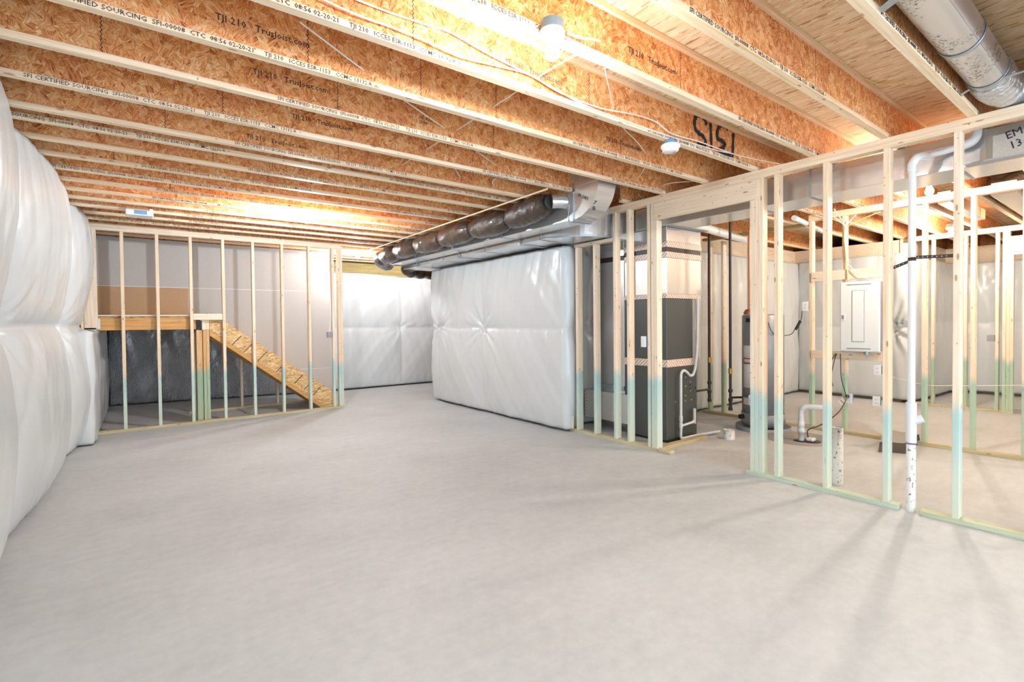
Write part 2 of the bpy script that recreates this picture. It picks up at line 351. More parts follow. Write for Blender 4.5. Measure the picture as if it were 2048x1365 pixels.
def text_mesh(body, size, ext=.0006, sx=1.0):
    k = (body, size, sx)
    if k not in FONTC:
        cu = bpy.data.curves.new('lettering', 'FONT'); cu.body = body; cu.size = size; cu.extrude = ext; cu.resolution_u = 1; cu.offset = size*.003 if size < .05 else 0
        t = bpy.data.objects.new('lettering', cu); COL.objects.link(t); dg = bpy.context.evaluated_depsgraph_get(); dg.update()
        me = bpy.data.meshes.new_from_object(t.evaluated_get(dg)); me.name = 'lettering'
        for v in me.vertices: v.co.x *= sx
        bpy.data.objects.remove(t); FONTC[k] = me
    return FONTC[k]
def text(body, size, origin, xdir, ydir, mat, parent, name='printed_text', sx=1.0):
    me = text_mesh(body, size, sx=sx)
    if not me.materials: me.materials.append(mat)
    elif me.materials[0] != mat:
        me = me.copy(); me.materials[0] = mat
    o = bpy.data.objects.new(name, me); COL.objects.link(o)
    X = Vector(xdir).normalized(); Y = Vector(ydir); Y = (Y-X*Y.dot(X)).normalized(); Z = X.cross(Y)
    off = OFF.get(parent.name, Vector()) if parent is not None else Vector()
    p = Vector(origin)-off
    o.matrix_basis = Matrix(((X.x, Y.x, Z.x, p.x), (X.y, Y.y, Z.y, p.y), (X.z, Y.z, Z.z, p.z), (0, 0, 0, 1)))
    if parent is not None: o.parent = parent
    return o
def smooth_path(pts, n=6):
    pts = [Vector(p) for p in pts]; out = []
    for i in range(len(pts)-1):
        p0, p1, p2, p3 = pts[max(i-1, 0)], pts[i], pts[i+1], pts[min(i+2, len(pts)-1)]
        for k in range(n):
            t = k/n
            out.append(.5*((2*p1)+(p2-p0)*t+(2*p0-5*p1+4*p2-p3)*t*t+(3*p1-p0-3*p2+p3)*t**3))
    return out+[pts[-1]]
def noise1(x, s=0.0): return math.sin(x*1.7+s)+.5*math.sin(x*3.9+s*2.3+1)+.25*math.sin(x*8.3+s*.7+2)

# ------------------------------------------------------------------ the room
JB = 2.759; JD = .3016; FH = .0318; FWD = .0525; SUBZ = JB+JD
struct(MB().box(-1.2, 14, -3.5, 12.2, -.12, 0).build('floor', FLOORM))
struct(MB().box(-1.2, 14, -3.5, 12.2, SUBZ, SUBZ+.02).build('ceiling', SUB))
struct(MB().box(-1.15, -.86, -3.5, 12.2, 0, SUBZ).build('wall_left', CONC))
struct(MB().box(-.86, 13.6, 11.75, 12.1, 0, SUBZ).build('wall_back', CONC))
struct(MB().box(13.2, 13.6, -3.5, 11.75, 0, SUBZ).build('wall_right', CONC))
struct(MB().box(4.46, 13.6, -3.75, -3.5, 0, SUBZ).build('wall_front_sky_block', GYPW))  # added unseen wall, blocks the sky so warm lamps light the mechanical room

def blanket(name, path, z0, z1, pins, bulge, label, cat='insulation', mat=PLAS, amp=.022, du=.03, dz=.035, zpin=1.33, seams=True, top=None, flip=1, group=None, prof=None, tag_=True, wr=1.0):
    "poly-faced insulation blanket pinned to a foundation wall along a floor path; pins = distances along the path"
    P = [Vector((x, y, 0)) for x, y in path]; seg = [(P[i+1]-P[i]).length for i in range(len(P)-1)]; L = sum(seg)
    def base(s):
        for i, l in enumerate(seg):
            if s <= l or i == len(seg)-1:
                d = (P[i+1]-P[i]).normalized(); n = Vector((d.y, -d.x, 0))*flip
                return P[i]+d*s, n
            s -= l
    edges = [0]+sorted(pins)+[L]
    rnd = random.Random(len(name)+int(L*100)); ph = [rnd.uniform(0, 6.28) for _ in range(60)]
    def fn(a, b):
        s = a*L; z = z0+(z1-z0)*b
        p, n = base(s)
        lo = max(e for e in edges if e <= s+1e-6); hi = min([e for e in edges if e > s+1e-6] or [L])
        w_ = max(hi-lo, .2); u = (s-lo)/w_ if hi > lo else 0
        cu = max(0, math.sin(math.pi*u))**.55
        if seams and z0 < zpin < z1:
            cz = abs(math.sin(math.pi*((z-z0)/(zpin-z0) if z < zpin else (z-zpin)/(z1-zpin))))**.5 if z < zpin else max(0, math.sin(math.pi*min(1, (z-zpin)/(z1-zpin)*.93)))**.5
        else: cz = max(0, math.sin(math.pi*min(1, (z-z0)/(z1-z0))))**.4
        d = bulge*(.25*cu+.25*cz+.5*cu*cz)
        for k, pn in enumerate(pins):
            dx, dy = s-pn, z-zpin; r = math.hypot(dx, dy)
            if r < 1.0:
                th = math.atan2(dy, dx); N = 9+(k % 3)*2
                rid = math.sin(N*th+ph[k]+1.2*math.sin(3*th+ph[k+9]))+.6*math.sin((2*N+1)*th+ph[k+20])
                d += wr*amp*rid*min(r/.06, 1)*math.exp(-r/.22)
                d -= bulge*.35*math.exp(-r/.12)
        d += wr*.004*noise1(s*9+z*2, ph[50])*(.4+b)+wr*.006*noise1(s*4-z*3, ph[51])
        if z > z1-.35: d += wr*.004*math.sin(s*21+5*math.sin(s*3.1))*(z-(z1-.35))/.35
        if z < z0+.25: d += wr*.006*math.sin(s*28+2*math.sin(s*7))*(z0+.25-z)/.25
        if prof: d += prof(s, z)
        zz = z
        if top and b > .999: zz = z+top(s)
        q_ = p+n*d; return (q_.x, q_.y, zz)
    nu, nv = max(8, int(L/du)), max(8, int((z1-z0)/dz))
    o = MB().grid(fn, nu, nv).build(name, mat, None, thick=.006, fix=False)
    if tag_: tag(o, label, cat, group)
    return o

# foundation walls behind the blankets, and the sill lumber on top of them
struct(MB().box(-.86, -.50, 7.80, 11.75, 0, 1.36).build('trim_1', CONC))
struct(MB().box(4.44, 4.62, 4.75, 8.12, 0, 2.37).box(4.62, 6.6, 7.95, 8.12, 0, 2.37).build('wall_middle', CONC))
struct(MB().prism([(4.62, 4.96), (5.82, 4.96), (6.22, 4.55), (10.4, 4.52), (10.4, 5.0), (4.62, 5.2)], 'z', 0, 2.47).build('wall_mechanical', FOOT))
struct(MB().prism([(10.4, 4.6), (10.36, 2.78), (12.55, 2.66), (12.6, 1.6), (12.95, -3.4), (13.15, -3.4), (13.15, 4.6)], 'z', 0, 2.4).build('wall_far_right', FOOT))
struct(MB().box(-.48, 6.6, 10.78, 10.98, 2.50, JB-.002).build('trim_2', SILL))
struct(MB().box(6.2, 10.4, 4.5, 4.62, 2.50, JB-.002).box(10.38, 10.5, 2.8, 4.5, 2.50, JB-.002).box(10.36, 12.7, 2.68, 2.8, 2.40, JB-.002).box(12.6, 12.75, -2, 2.8, 2.40, JB-.002).build('trim_3', LX))
struct(MB().box(6.52, 13.15, 4.60, 4.63, 2.40, SUBZ-.002).box(13.12, 13.15, -3.4, 4.6, 2.40, SUBZ-.002).box(10.42, 13.12, 2.765, 2.79, JB, SUBZ-.002).build('trim_4', WEB))

blanket('insulation_blanket', [(-.76, -1.2), (-.76, 4.6), (-.71, 7.1), (-.64, 8.42)], 0.01, 2.75, [3.3, 5.8, 8.3], .205,
        'white plastic insulation blanket bulging along the left wall', du=.03, dz=.03, zpin=1.42, amp=.03, wr=.7,
        prof=lambda s, z: .07*max(0, (z-1.7)/1.05))
blanket('insulation_blanket', [(-.72, 7.72), (-.46, 7.72), (-.46, 11.2)], 0.02, 1.37, [], .04, 'low white plastic blanket over the half-height ledge left of the stairs', top=lambda s: 0, dz=.03)
tag(MB().grid(lambda a, b: (-.70+.27*a, 7.70+3.4*b, 1.372+.012*math.sin(a*9+b*31)), 6, 60).build('plastic_flap', PLAS, None, thick=.004, fix=False), 'white plastic flap folded flat over the top of the ledge', 'plastic flap')
blanket('insulation_blanket', [(-.44, 11.35), (1.0, 11.1), (2.76, 10.72)], 0.02, 2.5, [], .05, 'shaded wrinkled plastic blanket behind the staircase framing', mat=PLAS2, seams=False, du=.035, dz=.04, wr=2.5)
blanket('insulation_blanket', [(2.76, 10.72), (3.6, 10.66), (6.6, 10.6)], 0.03, 2.52, [2.04], .09, 'bright white pinned blanket on the far back wall past the stairs',
        top=lambda s: .0 if s < 1.2 else -.05*min(1, (s-1.2)))
blanket('insulation_blanket', [(4.62, 4.69), (4.38, 4.68), (4.36, 8.2), (6.6, 8.2)], 0.035, 2.385, [2.12, 3.53], .09, 'white pinned blanket on the wall under the metal ducts', flip=-1, du=.025, dz=.025, amp=.03)
blanket('insulation_blanket', [(4.48, 4.86), (5.8, 4.86), (6.2, 4.45), (10.30, 4.40)], 0.03, 2.50, [.35, 3.8], .05, 'white blanket on the wall behind the furnace and water heater')
blanket('insulation_blanket', [(10.31, 4.40), (10.26, 2.56)], 0.05, 2.52, [1.55], .10, 'white blanket bulging behind the electrical panel', zpin=1.27, amp=.07)
blanket('insulation_blanket', [(10.22, 2.60), (10.42, 2.58), (12.42, 2.52), (12.52, 1.6), (12.85, -1.6)], 0.05, 2.44, [3.6], .07, 'white blanket on the farthest wall beyond the last stud wall')

# ------------------------------------------------------------------ joists
def web_joint(mb, x, y):
    z0, z1, n = JB+FH, JB+JD-FH, 22; pts = []
    for i in range(n+1):
        z = z0+(z1-z0)*i/n; d = .004*(1 if i % 2 else -1)
        pts.append((x+d, z))
    vs = []
    for (xx, z) in pts: vs += [(xx-.0022, y, z), (xx+.0022, y, z)]
    mb.add(vs, [(2*i, 2*i+1, 2*i+3, 2*i+2) for i in range(n)], 1)
FLTXT = 'SFI CERTIFIED SOURCING  SFI-00008  CTC  08:56 02-20-21     TJI 210   ICCES ESR-1153   CCMC 13132-R  \u2022 '
JY = {-5: .353, -4: .841, -3: 1.329, -2: 1.817, -1: 2.304, 0: 2.792, 1: 3.28, 2: 3.767, 3: 4.255, 3.5: 4.487}
for i in range(16): JY[4.5+i] = 4.487+.4064*(i+1)
seams = {}
for k, u, v in [(1, 202, 60), (0, 615, 45), (1, 675, 185), (2, 790, 280), (2, 445, 200), (3, 330, 235), (3, 677, 305), (-1, 826, 40), (0, 992, 195), (1, 987, 265),
                (-1, 1178, 175), (0, 1241, 280), (1, 1205, 325), (0, 1412, 340), (-2, 1361, 130), (-2, 1555, 235), (-3, 1630.5, 140), (-3, 1773, 240), (-1, 1400, 270), (-1, 1552, 318),
                (0, 841, 120), (3.5, 207, 275), (5.5, 228, 328), (4.5, 545, 335), (4.5, 427, 345), (3, 855, 385)]:
    seams.setdefault(k, []).append(at(u, v, y=JY[k]-.031).x)
JL = {-5: 'I-joist just beyond the silver round duct at the top right corner', -4: 'I-joist carrying the metal straps of the silver round duct',
      -3: 'I-joist between the strapped one and the one holding the nearest lamp', -2: 'I-joist holding the nearest glowing lamp',
      -1: 'I-joist with black sprayed numerals and two long white cables', 0: 'I-joist one bay beyond the sprayed one, carrying the smoke detector',
      1: 'I-joist two bays beyond the sprayed one, just in front of the duct boot', 2: 'short I-joist whose cut end stops at the metal duct boot',
      3: 'front I-joist of the doubled pair beyond the cut joist', 3.5: 'rear I-joist of the doubled pair beyond the cut joist'}
ORD = ['first', 'second', 'third', 'fourth', 'fifth', 'sixth', 'seventh', 'eighth', 'ninth', 'tenth', 'eleventh', 'twelfth', 'thirteenth', 'fourteenth', 'fifteenth', 'sixteenth']
rnd = random.Random(3)
for k, Y in JY.items():
    if Y > 10.7: continue
    i = int(k-4.5) if k >= 4.5 else None
    lab = JL.get(k) or ('I-joist, %s one beyond the doubled pair, running over the %s' % (ORD[i], 'open floor' if Y < 8.3 else 'staircase'))
    spans = [(-.84, 3.585), (4.35, 6.0)] if k == 2 else [(-.84, 13.1)] if Y < 4.3 else [(-.84, 6.5)]
    for si, (x0, x1) in enumerate(spans):
        if si: lab = 'short stub of I-joist past the far side of the duct boot'
        t = thing('floor_joist', lab, 'joist', (x0, Y, JB), 'floor joists overhead')
        wb = MB().box(x0, x1, Y-.031, Y-.0215, JB+FH-.008, JB+JD-FH+.008)
        for x in sorted(seams.get(k, [])+[x0+1.1+2.44*j+rnd.uniform(-.1, .1) for j in range(1 if k in seams else 0, int((x1-x0)/2.44)) if x0+1.1+2.44*j > (4.6 if k in seams else -9)]):
            if x0 < x < x1: web_joint(wb, x, Y-.0314)
        wb.build('web', [WEB, INK], t, fix=False)
        MB().box(x0, x1, Y-FWD, Y, JB, JB+FH, bev=.002).build('bottom_flange', FLM, t)
        MB().box(x0, x1, Y-FWD, Y, JB+JD-FH, JB+JD-.001, bev=.002).build('top_flange', FLM, t)
        if si == 0 and Y < 8.7:
            st = rnd.uniform(-2.2, 0)
            for j in range(2 if Y > 3 else 3):
                xx = x0+.1+(st+2.2)+j*2.95
                text(FLTXT, .031, (xx-.6 if xx-.6 > x0 else x0+.02, Y-FWD-.0008, JB+.0045), (1, 0, 0), (0, 0, 1), INK, t, sx=1.0)
WT = 'TJI 210   TrusJoist.com'
def webtext(k, u, v, s=.048, sx=.97, mat=INK):
    Y = JY[k]-.0325; p = at(u, v, y=Y)
    par = [o for o in THINGS if o.name.startswith('floor_joist') and abs(o.location.y-JY[k]) < .01][0]
    text(WT, s, p, (1, 0, 0), (0, 0, 1), mat, par, 'stamped_text', sx=sx)
webtext(0, 430, 38); webtext(1, 505, 147); webtext(2, 583, 236); webtext(3, 492, 276); webtext(-2, 1256, 104); webtext(0, 1212, 281); webtext(-1, 1010, 128, mat=INKL)
webtext(2, 938, 346, mat=INKL)
text('SFI  ICC\n25/88', .03, at(838, 237, y=JY[1]-.0325), (1, 0, 0), (0, 0, 1), INK, [o for o in THINGS if abs(o.location.y-JY[1]) < .01][0], 'stamped_text')
# the sprayed numerals, upside down on the web
j1 = [o for o in THINGS if abs(o.location.y-JY[-1]) < .01][0]
yy = JY[-1]-.0335
def stroke(pts, wd=.019):
    P = [at(u, v, y=yy) for u, v in smooth_path([(a, b, 0) for a, b in pts], 5) for _ in (0,)] if False else None
    q = smooth_path([(a, b, 0) for a, b in pts], 5); P = [at(p.x, p.y, y=yy) for p in q]
    m = MB(); vs = []
    for i, p in enumerate(P):
        t = (P[min(i+1, len(P)-1)]-P[max(i-1, 0)]).normalized(); n = Vector((-t.z, 0, t.x))
        ww = wd*(1+.18*math.sin(i*1.3)); vs += [p+n*ww+Vector((0, 0, 0)), p-n*ww]
    m.add(vs, [(2*i, 2*i+1, 2*i+3, 2*i+2) for i in range(len(P)-1)]); return m
sp = MB()
for pts in ([(1413, 250), (1409, 238), (1400, 231), (1392, 233), (1389, 245), (1391, 258), (1397, 266), (1406, 273), (1411, 283), (1408, 292), (1394, 288)],
            [(1421, 246), (1422, 270), (1423, 298)],
            [(1456, 259), (1450, 252), (1440, 252), (1435, 262), (1435, 276), (1444, 282), (1450, 288), (1446, 296), (1438, 300), (1448, 307), (1462, 310)],
            [(1467, 266), (1466, 290), (1465, 315)]):
    m = stroke(pts); sp.add(m.v, m.f)
sp.build('sprayed_numerals', SPRAY, j1, fix=False)

# ------------------------------------------------------------------ stud walls
SW, SDP = .0381, .089
def stud(parent, face, pos, z0, z1, along='y', mat=None, name='stud', depth=SDP, d=1):
    "face = coordinate of the visible face, pos = far edge along the wall"
    m = MB()
    if along == 'y': m.box(face, face+depth*d, pos-SW, pos, z0, z1, bev=.002)
    else: m.box(pos, pos+SW, face, face+depth*d, z0, z1, bev=.002)
    return m.build(name, mat or STUDM, parent)
XW = 4.453
ws = thing('stud_wall', 'bare pine stud wall with doorway between the open floor and the mechanical room', 'stud wall', (XW, 1.5, 0), 'open stud walls')
for p in (-.72, -.31, .098, .504, .908, 1.308, 1.717, 2.104): stud(ws, XW, p, SW, JB-2*SW)
for p in (2.24, 2.279): stud(ws, XW, p, SW, JB-2*SW)
stud(ws, XW, 2.318, SW, 2.50, name='jack_stud'); stud(ws, XW, 3.372, SW, 2.50, name='jack_stud')
for p in (3.411, 3.461, 3.747, 3.949): stud(ws, XW, p, SW, JB-2*SW)
for p in (4.27, 4.576): stud(ws, XW, p, SW, 2.36)
MB().box(XW, XW+SDP, 3.952, 4.60, 2.362, 2.40, bev=.002).build('short_top_plate', LY, ws)
MB().box(XW-.004, XW+.038, 2.242, 3.372, 2.502, JB-2*SW, bev=.003).build('header', LY, ws)
MB().box(XW, XW+SDP, -2.4, 4.02, JB-SW, JB-.001, bev=.002).build('top_plate', LY, ws)
MB().box(XW, XW+SDP, -2.4, 4.02, JB-2*SW, JB-SW, bev=.002).build('top_plate', LY, ws)
MB().box(XW, XW+SDP, 1.212, 2.36, 0, SW, bev=.002).build('bottom_plate', PLG, ws)
MB().box(XW, XW+SDP, -2.4, 1.085, 0, SW, bev=.002).build('bottom_plate', PLG, ws)
MB().box(XW, XW+SDP, 3.18, 4.70, 0, SW, bev=.002).build('bottom_plate', PLY, ws)
MB().box(XW-.02, XW+.02, 4.64, 4.72, SW, .2, bev=.004).build('scrap_block', LZ, ws)
t = thing('floor_plate', 'loose treated lumber plate lying on the floor in front of the furnace', 'lumber', (4.9, 3.35, 0))
MB().box(4.55, 5.42, 3.335, 3.42, 0, SW, bev=.002).build('board', PLX, t)

X2 = 6.93
w2 = thing('stud_wall', 'second stud wall, behind the water heater and carrying the electrical panel', 'stud wall', (X2, 2, 0), 'open stud walls')
for p in (4.266, 4.046, 3.651, 3.24, 2.831, 2.454, 2.027, 1.676, 1.274, .893, .48, .08): stud(w2, X2, p, SW, JB-2*SW-(.09 if p > 2.9 else 0), mat=STUDG)
MB().box(X2, X2+SDP, -1.6, 4.35, 0, SW, bev=.002).build('bottom_plate', PLY, w2)
MB().box(X2, X2+SDP, -1.6, 2.84, JB-SW, JB-.001, bev=.002).build('top_plate', LY, w2)
MB().box(X2, X2+SDP, -1.6, 2.84, JB-2*SW, JB-SW, bev=.002).build('top_plate', LY, w2)
MB().box(X2, X2+SDP, 2.84, 4.35, JB-SW-.09, JB-SW-.05, bev=.002).build('top_plate', SILL, w2)
MB().box(X2-.02, X2, 2.0, 2.80, 1.90, 2.02, bev=.003).build('backing_board', LY, w2)
MB().box(X2-.02, X2, 2.0, 2.80, .92, 1.02, bev=.003).build('backing_board', LY, w2)

X3 = 10.2
w3 = thing('stud_wall', 'third stud wall with a door header, farthest off on the right', 'stud wall', (X3, 2, 0), 'open stud walls')
for p in (2.345, 1.95, 1.597, 1.52, 1.48): stud(w3, X3, p, SW, JB-2*SW, mat=STUDG)
stud(w3, X3, 1.441, SW, 2.33, name='jack_stud', mat=STUDG)
MB().box(X3, X3+SDP, 1.40, 2.62, 0, SW, bev=.002).build('bottom_plate', PLY, w3)
MB().box(X3, X3+SDP, -1, 2.62, JB-2*SW, JB-.001, bev=.002).build('top_plate', LY, w3)
MB().box(X3, X3+.04, .4, 1.439, 2.33, JB-2*SW-.08, bev=.002).build('header', LY, w3)

YS = 8.43
w4 = thing('stud_wall', 'stud wall in front of the staircase on the left', 'stud wall', (1, YS, 0), 'open stud walls')
for u in (243, 313.7, 380.8, 445.8, 505.6, 563.8, 617.8): stud(w4, YS, at(u, 650, y=YS).x, SW, JB-2*SW, along='x')
for x in (2.585, 2.68, 2.72): stud(w4, YS, x, SW, JB-2*SW, along='x')
MB().box(-.60, -.57, YS, YS+SDP, .0, JB-2*SW, bev=.002).build('stud', LZ, w4)
MB().box(-.565, -.43, YS+.01, YS+.05, 1.40, JB-2*SW, bev=.002).build('corner_board', LZ, w4)
MB().box(-.60, 2.765, YS-.002, YS+SDP, JB-SW, JB-.001, bev=.002).build('top_plate', LX, w4)
MB().box(-.60, 2.765, YS-.002, YS+SDP, JB-2*SW, JB-SW, bev=.002).build('top_plate', LX, w4)
MB().box(-.62, 2.765, YS, YS+SDP, 0, SW, bev=.002).build('bottom_plate', PLX, w4)
xa, xb = at(387, 640, y=YS).x, at(445, 640, y=YS).x
MB().box(xa, xb, YS, YS+.045, 1.50, 1.59, bev=.003).build('cap_block', LX, w4)

# ------------------------------------------------------------------ staircase with its landing
st = thing('staircase', 'wooden staircase with strand board side rising to a landing on the left', 'staircase', (1.5, 8.9, 0))
Y0, Y1 = 8.53, 9.44
prof_ = [(.83, 1.515), (.97, 1.515), (2.63, .262), (2.60, .04), (2.545, .0), (.83, 1.352)]
for (ya, yb) in ((Y0, Y0+.028), (Y1-.028, Y1)):
    s_ = MB().prism(prof_, 'y', ya, yb).build('stringer', STRG, st)
    MB().prism([(.83, 1.350), (2.545, .002), (2.50, 0), (2.44, .0), (.83, 1.27)], 'y', ya+.004, yb+.05).build('lower_chord', GLUE, s_)
    mk = MB()
    for i, fx in enumerate((.2, .29, .40, .55, .705, .79, .87)):
        x = .90+(2.63-.90)*fx; z = 1.50-(x-.95)*.755
        p0, p1 = Vector((x, 0, z-.02)), Vector((x-.13, 0, z-.155)); d = (p1-p0).normalized(); n = Vector((-d.z, 0, d.x))*.006
        mk.add([(p.x, ya-.0012, p.z) for p in (p0+n, p0-n, p1-n, p1+n)], [(0, 1, 2, 3)])
    sub(mk.build('wedge_slot', BLACK, st), st) if ya == Y0 else None
n_ = 7
for i in range(n_):
    zt = 1.50-(i+1)*(1.50/(n_+1)); xx = 1.02+i*.232
    MB().box(xx, xx+.25, Y0+.028, Y1-.028, zt-.022, zt).build('tread', STRG, st)
    MB().box(xx, xx+.015, Y0+.028, Y1-.028, zt, zt+1.5/(n_+1)-.022).build('riser', STRG, st)
MB().box(-.45, .66, Y0, Y0+.038, 1.365, 1.53, bev=.002).build('landing_joist', GLUE, st)
MB().box(-.45, .80, Y0+.038, Y1+.06, 1.532, 1.556).build('landing_deck', STRG, st)
MB().box(-.45, .66, Y1-.02, Y1+.02, 1.365, 1.53).build('landing_joist', GLUE, st)
MB().box(.735, .825, Y0-.01, Y0+.028, 1.355, 1.515, bev=.002).build('post_block', LZ, st)
for x, w_, m_ in ((.60, .035, STUDM), (.665, .075, STUDM), (.745, .038, STUDM), (.785, .04, STUDM)):
    MB().box(x, x+w_, Y0+(.0 if x > .7 else .03), Y0+.09, 0.0, 1.352, bev=.002).build('post', POSTM, st)
MB().box(-.452, -.41, Y0-.003, Y0, 1.385, 1.525).build('joist_hanger_label', LABEL, st)
MB().box(-.45, .60, Y0-.001, Y0+.02, 1.558, 1.572).build('edge_bead', GYPW, st)

# far side of the stairs: studs, plate and gypsum board
w5 = thing('stud_wall', 'low stud wall under the far side of the staircase', 'stud wall', (1.5, 9.5, 0), 'open stud walls')
YF = 9.47
for x, h_ in ((.68, 1.3), (1.36, .93), (1.92, .52), (2.42, .12)): stud(w5, YF+.02, x, SW, h_, along='x', mat=LZ)
MB().box(.62, 2.8, YF+.02, YF+.1, 0, SW).build('bottom_plate', PLX, w5)
gp = thing('gypsum_board', 'grey gypsum board wall seen through the studs above the stairs', 'drywall', (1, YF, 1.6))
MB().prism([(-.50, 2.024), (.62, 2.024), (2.86, 2.024), (2.86, JB-.004), (-.50, JB-.004)], 'y', YF, YF+.013).build('board', GYP, gp)
MB().prism([(.64, 1.60), (.64, 2.018), (2.86, 2.018), (2.86, .612), (2.2, .612)], 'y', YF, YF+.013).build('board', GYP, gp)
MB().prism([(2.21, .604), (2.86, .604), (2.86, .0), (2.72, .0), (2.35, .50)], 'y', YF, YF+.013).build('board', GYP, gp)
MB().prism([(-.50, 1.56), (.64, 1.56), (.64, 2.018), (-.50, 2.018)], 'y', YF, YF+.013).build('lower_board', GYPB, gp)
MB().box(-.5, 2.86, YF-.001, YF+.01, 2.017, 2.026).box(2.2, 2.86, YF-.001, YF+.01, .603, .611).build('seam', GYPW, gp)
MB().box(-.5, .64, YF+.013, YF+.1, JB-SW, JB-.004).box(-.5, .64, YF+.013, YF+.1, 1.56, 1.6).build('back_plate', LX, gp)

# ------------------------------------------------------------------ lamps
def lamp(x, y, zt, label, gm=None, s=1.0):
    t = thing('ceiling_lamp', label, 'lamp', (x, y, zt), 'bare bulb lamps')
    MB().lathe([(0, .0), (.052*s, .0), (.052*s, -.045*s), (.054*s, -.046*s)], (x, y, zt), n=10).build('junction_box', BLUEB, t)
    MB().lathe([(.056*s, -.046*s), (.060*s, -.052*s), (.056*s, -.066*s), (.036*s, -.080*s), (.024*s, -.084*s), (0, -.084*s)], (x, y, zt), n=24).build('lamp_holder', WHITE, t)
    pr = [(0.0135, -.084), (.016, -.095), (.026, -.112), (.033, -.13), (.0345, -.145), (.030, -.160), (.018, -.174), (0, -.179)]
    MB().lathe([(r*s, h*s) for r, h in pr], (x, y, zt), n=20).build('bulb', gm or GLOW, t)
    return t
lamp(1.545, 1.728, 2.80, 'nearest glowing bulb in a white holder under a joist', glow(.75))
lamp(1.62, 6.20, 2.80, 'glowing bulb over the middle of the open floor, in front of the stairs', glow(1.9))
lamp(3.24, 9.02, 2.80, 'glowing bulb farthest back, right of the staircase wall', glow(1.1))
lamp(6.12, 1.425, 2.78, 'glowing bulb just behind the big metal trunk duct', GLOWW)
lamp(9.45, 1.955, 2.78, 'glowing bulb deep in the room behind the electrical panel wall', GLOWD)
lamp(4.9, 9.5, 2.78, 'added hidden bulb lighting the back room beyond the pinned wall', glow(.65))  # added lamp out of sight, lifts the back blanket and the under-stair sheet
lamp(7.6, -1.3, 2.78, 'added out-of-view bulb brightening the near end of the mechanical room', GLOWD)  # extra lamp outside the frame, added to brighten the mechanical room
lamp(1.6, -1.6, 2.80, 'added unseen fill bulb behind the camera over the open floor', glow(.5))  # fill lamp added behind the view to even out the foreground

# ------------------------------------------------------------------ detector, cables
t = thing('smoke_detector', 'round white smoke detector hanging under the joist beside the sprayed one', 'smoke detector', (3.2, 2.30, 2.76))
c0 = at(1341, 292, z=2.72); cx, cy = c0.x, c0.y
MB().lathe([(0, .045), (.045, .045), (.045, .01)], (cx, cy, 2.715), n=16).build('mounting_box', BLUEB, t)
MB().lathe([(.0, .012), (.066, .012), (.070, .004), (.070, -.008), (.062, -.012), (.058, -.034), (.050, -.040), (0, -.041)], (cx, cy, 2.715), n=32).build('housing', WHITE, t)
MB().lathe([(.0, -.0415), (.010, -.0415), (.010, -.044), (0, -.044)], (cx+.02, cy-.02, 2.715), n=12).build('test_button', GREYB, t)
t = thing('opener_box', 'flat white plastic box fixed under the joists above the left blanket', 'box', (.02, 6.8, 2.7))
b0 = at(279, 424, z=2.73)
MB().box(b0.x-.13, b0.x+.13, b0.y-.02, b0.y+.16, 2.69, 2.755, bev=.01).build('housing', WHITE, t)
MB().box(b0.x-.05, b0.x+.07, b0.y-.0215, b0.y-.02, 2.70, 2.745).build('sticker', BLUEB, t)
MB().box(b0.x+.09, b0.x+.125, b0.y-.03, b0.y+.02, 2.745, 2.77, bev=.004).build('clip', WHITE, t)
def cable(pts, label, r=.0045, mat=CABLE, cat='cable', name='cable', group=None, n=7, sm=6):
    return tag(MB().tube(smooth_path(pts, sm), r, n).build(name, mat), label, cat, group)
yj = JY[-1]-.06
def on(Y, *uv): return [at(u, v, y=Y) for u, v in uv]
cable(on(yj, (705, -4), (780, 25), (860, 52), (903, 66), (975, 107), (1050, 145), (1110, 178), (1180, 215), (1300, 260), (1370, 282), (1430, 300), (1470, 309), (1481, 316)), 'upper long white cable stapled along the sprayed joist')
cable(on(yj-.01, (640, -4), (720, 32), (800, 60), (860, 85), (930, 116), (1000, 133), (1060, 150), (1120, 185), (1200, 216), (1262, 228), (1310, 243), (1345, 268), (1400, 284), (1480, 312), (1560, 328)), 'lower long white cable stapled along the sprayed joist')
A = at(1157, 106, z=2.86); B = at(797, 335, z=2.86)
cable([Vector((A.x, 1.80, 2.78)), A, A.lerp(B, .35)+Vector((.01, 0, .01)), A.lerp(B, .7), B, B+(B-A)*.12+Vector((0, 0, -.02))], 'white cable running across the joist bays from the nearest lamp toward the stairs')
A = at(600, 44, z=2.86); B = at(997, 335, z=2.86)
cable([A, A.lerp(B, .33)+Vector((-.01, 0, -.008)), A.lerp(B, .66), B, B+Vector((.05, .05, .0))], 'white cable slanting across the joist bays toward the cut joist')
cable([at(1209, 130, z=2.86), at(1218, 175, z=2.85), at(1229, 219, z=2.86), at(1247, 256, z=2.86), at(1275, 285, z=2.86), at(1294, 314, z=2.87), at(1290, 335, z=2.85), at(1271, 364, z=2.86)], 'white cable dropping from the nearest lamp joist toward the door header')
cable([at(1322, 372, z=2.84), at(1345, 366, z=2.83), at(1390, 363, z=2.83), at(1420, 366, z=2.84)], 'short white cable end near the top of the door header')
cable([at(910, 337, z=2.86), at(922, 358, z=2.84), at(930, 362, z=2.85)], 'short hooked white cable end in a bay left of the black flexible duct')
cable([at(992, 356, z=2.85), at(985, 364, z=2.82), at(988, 372, z=2.83)], 'tiny curled cable end above the black flexible duct')
cable([at(1276, 388, z=2.84), at(1290, 404, z=2.82)], 'short white cable poking down beside the duct boot')
cable([at(1137, 66, y=1.70), at(1160, 75, y=1.72), at(1185, 78, y=1.76), at(1200, 82, y=1.78)], 'short white cable leaving the nearest lamp holder', r=.006)
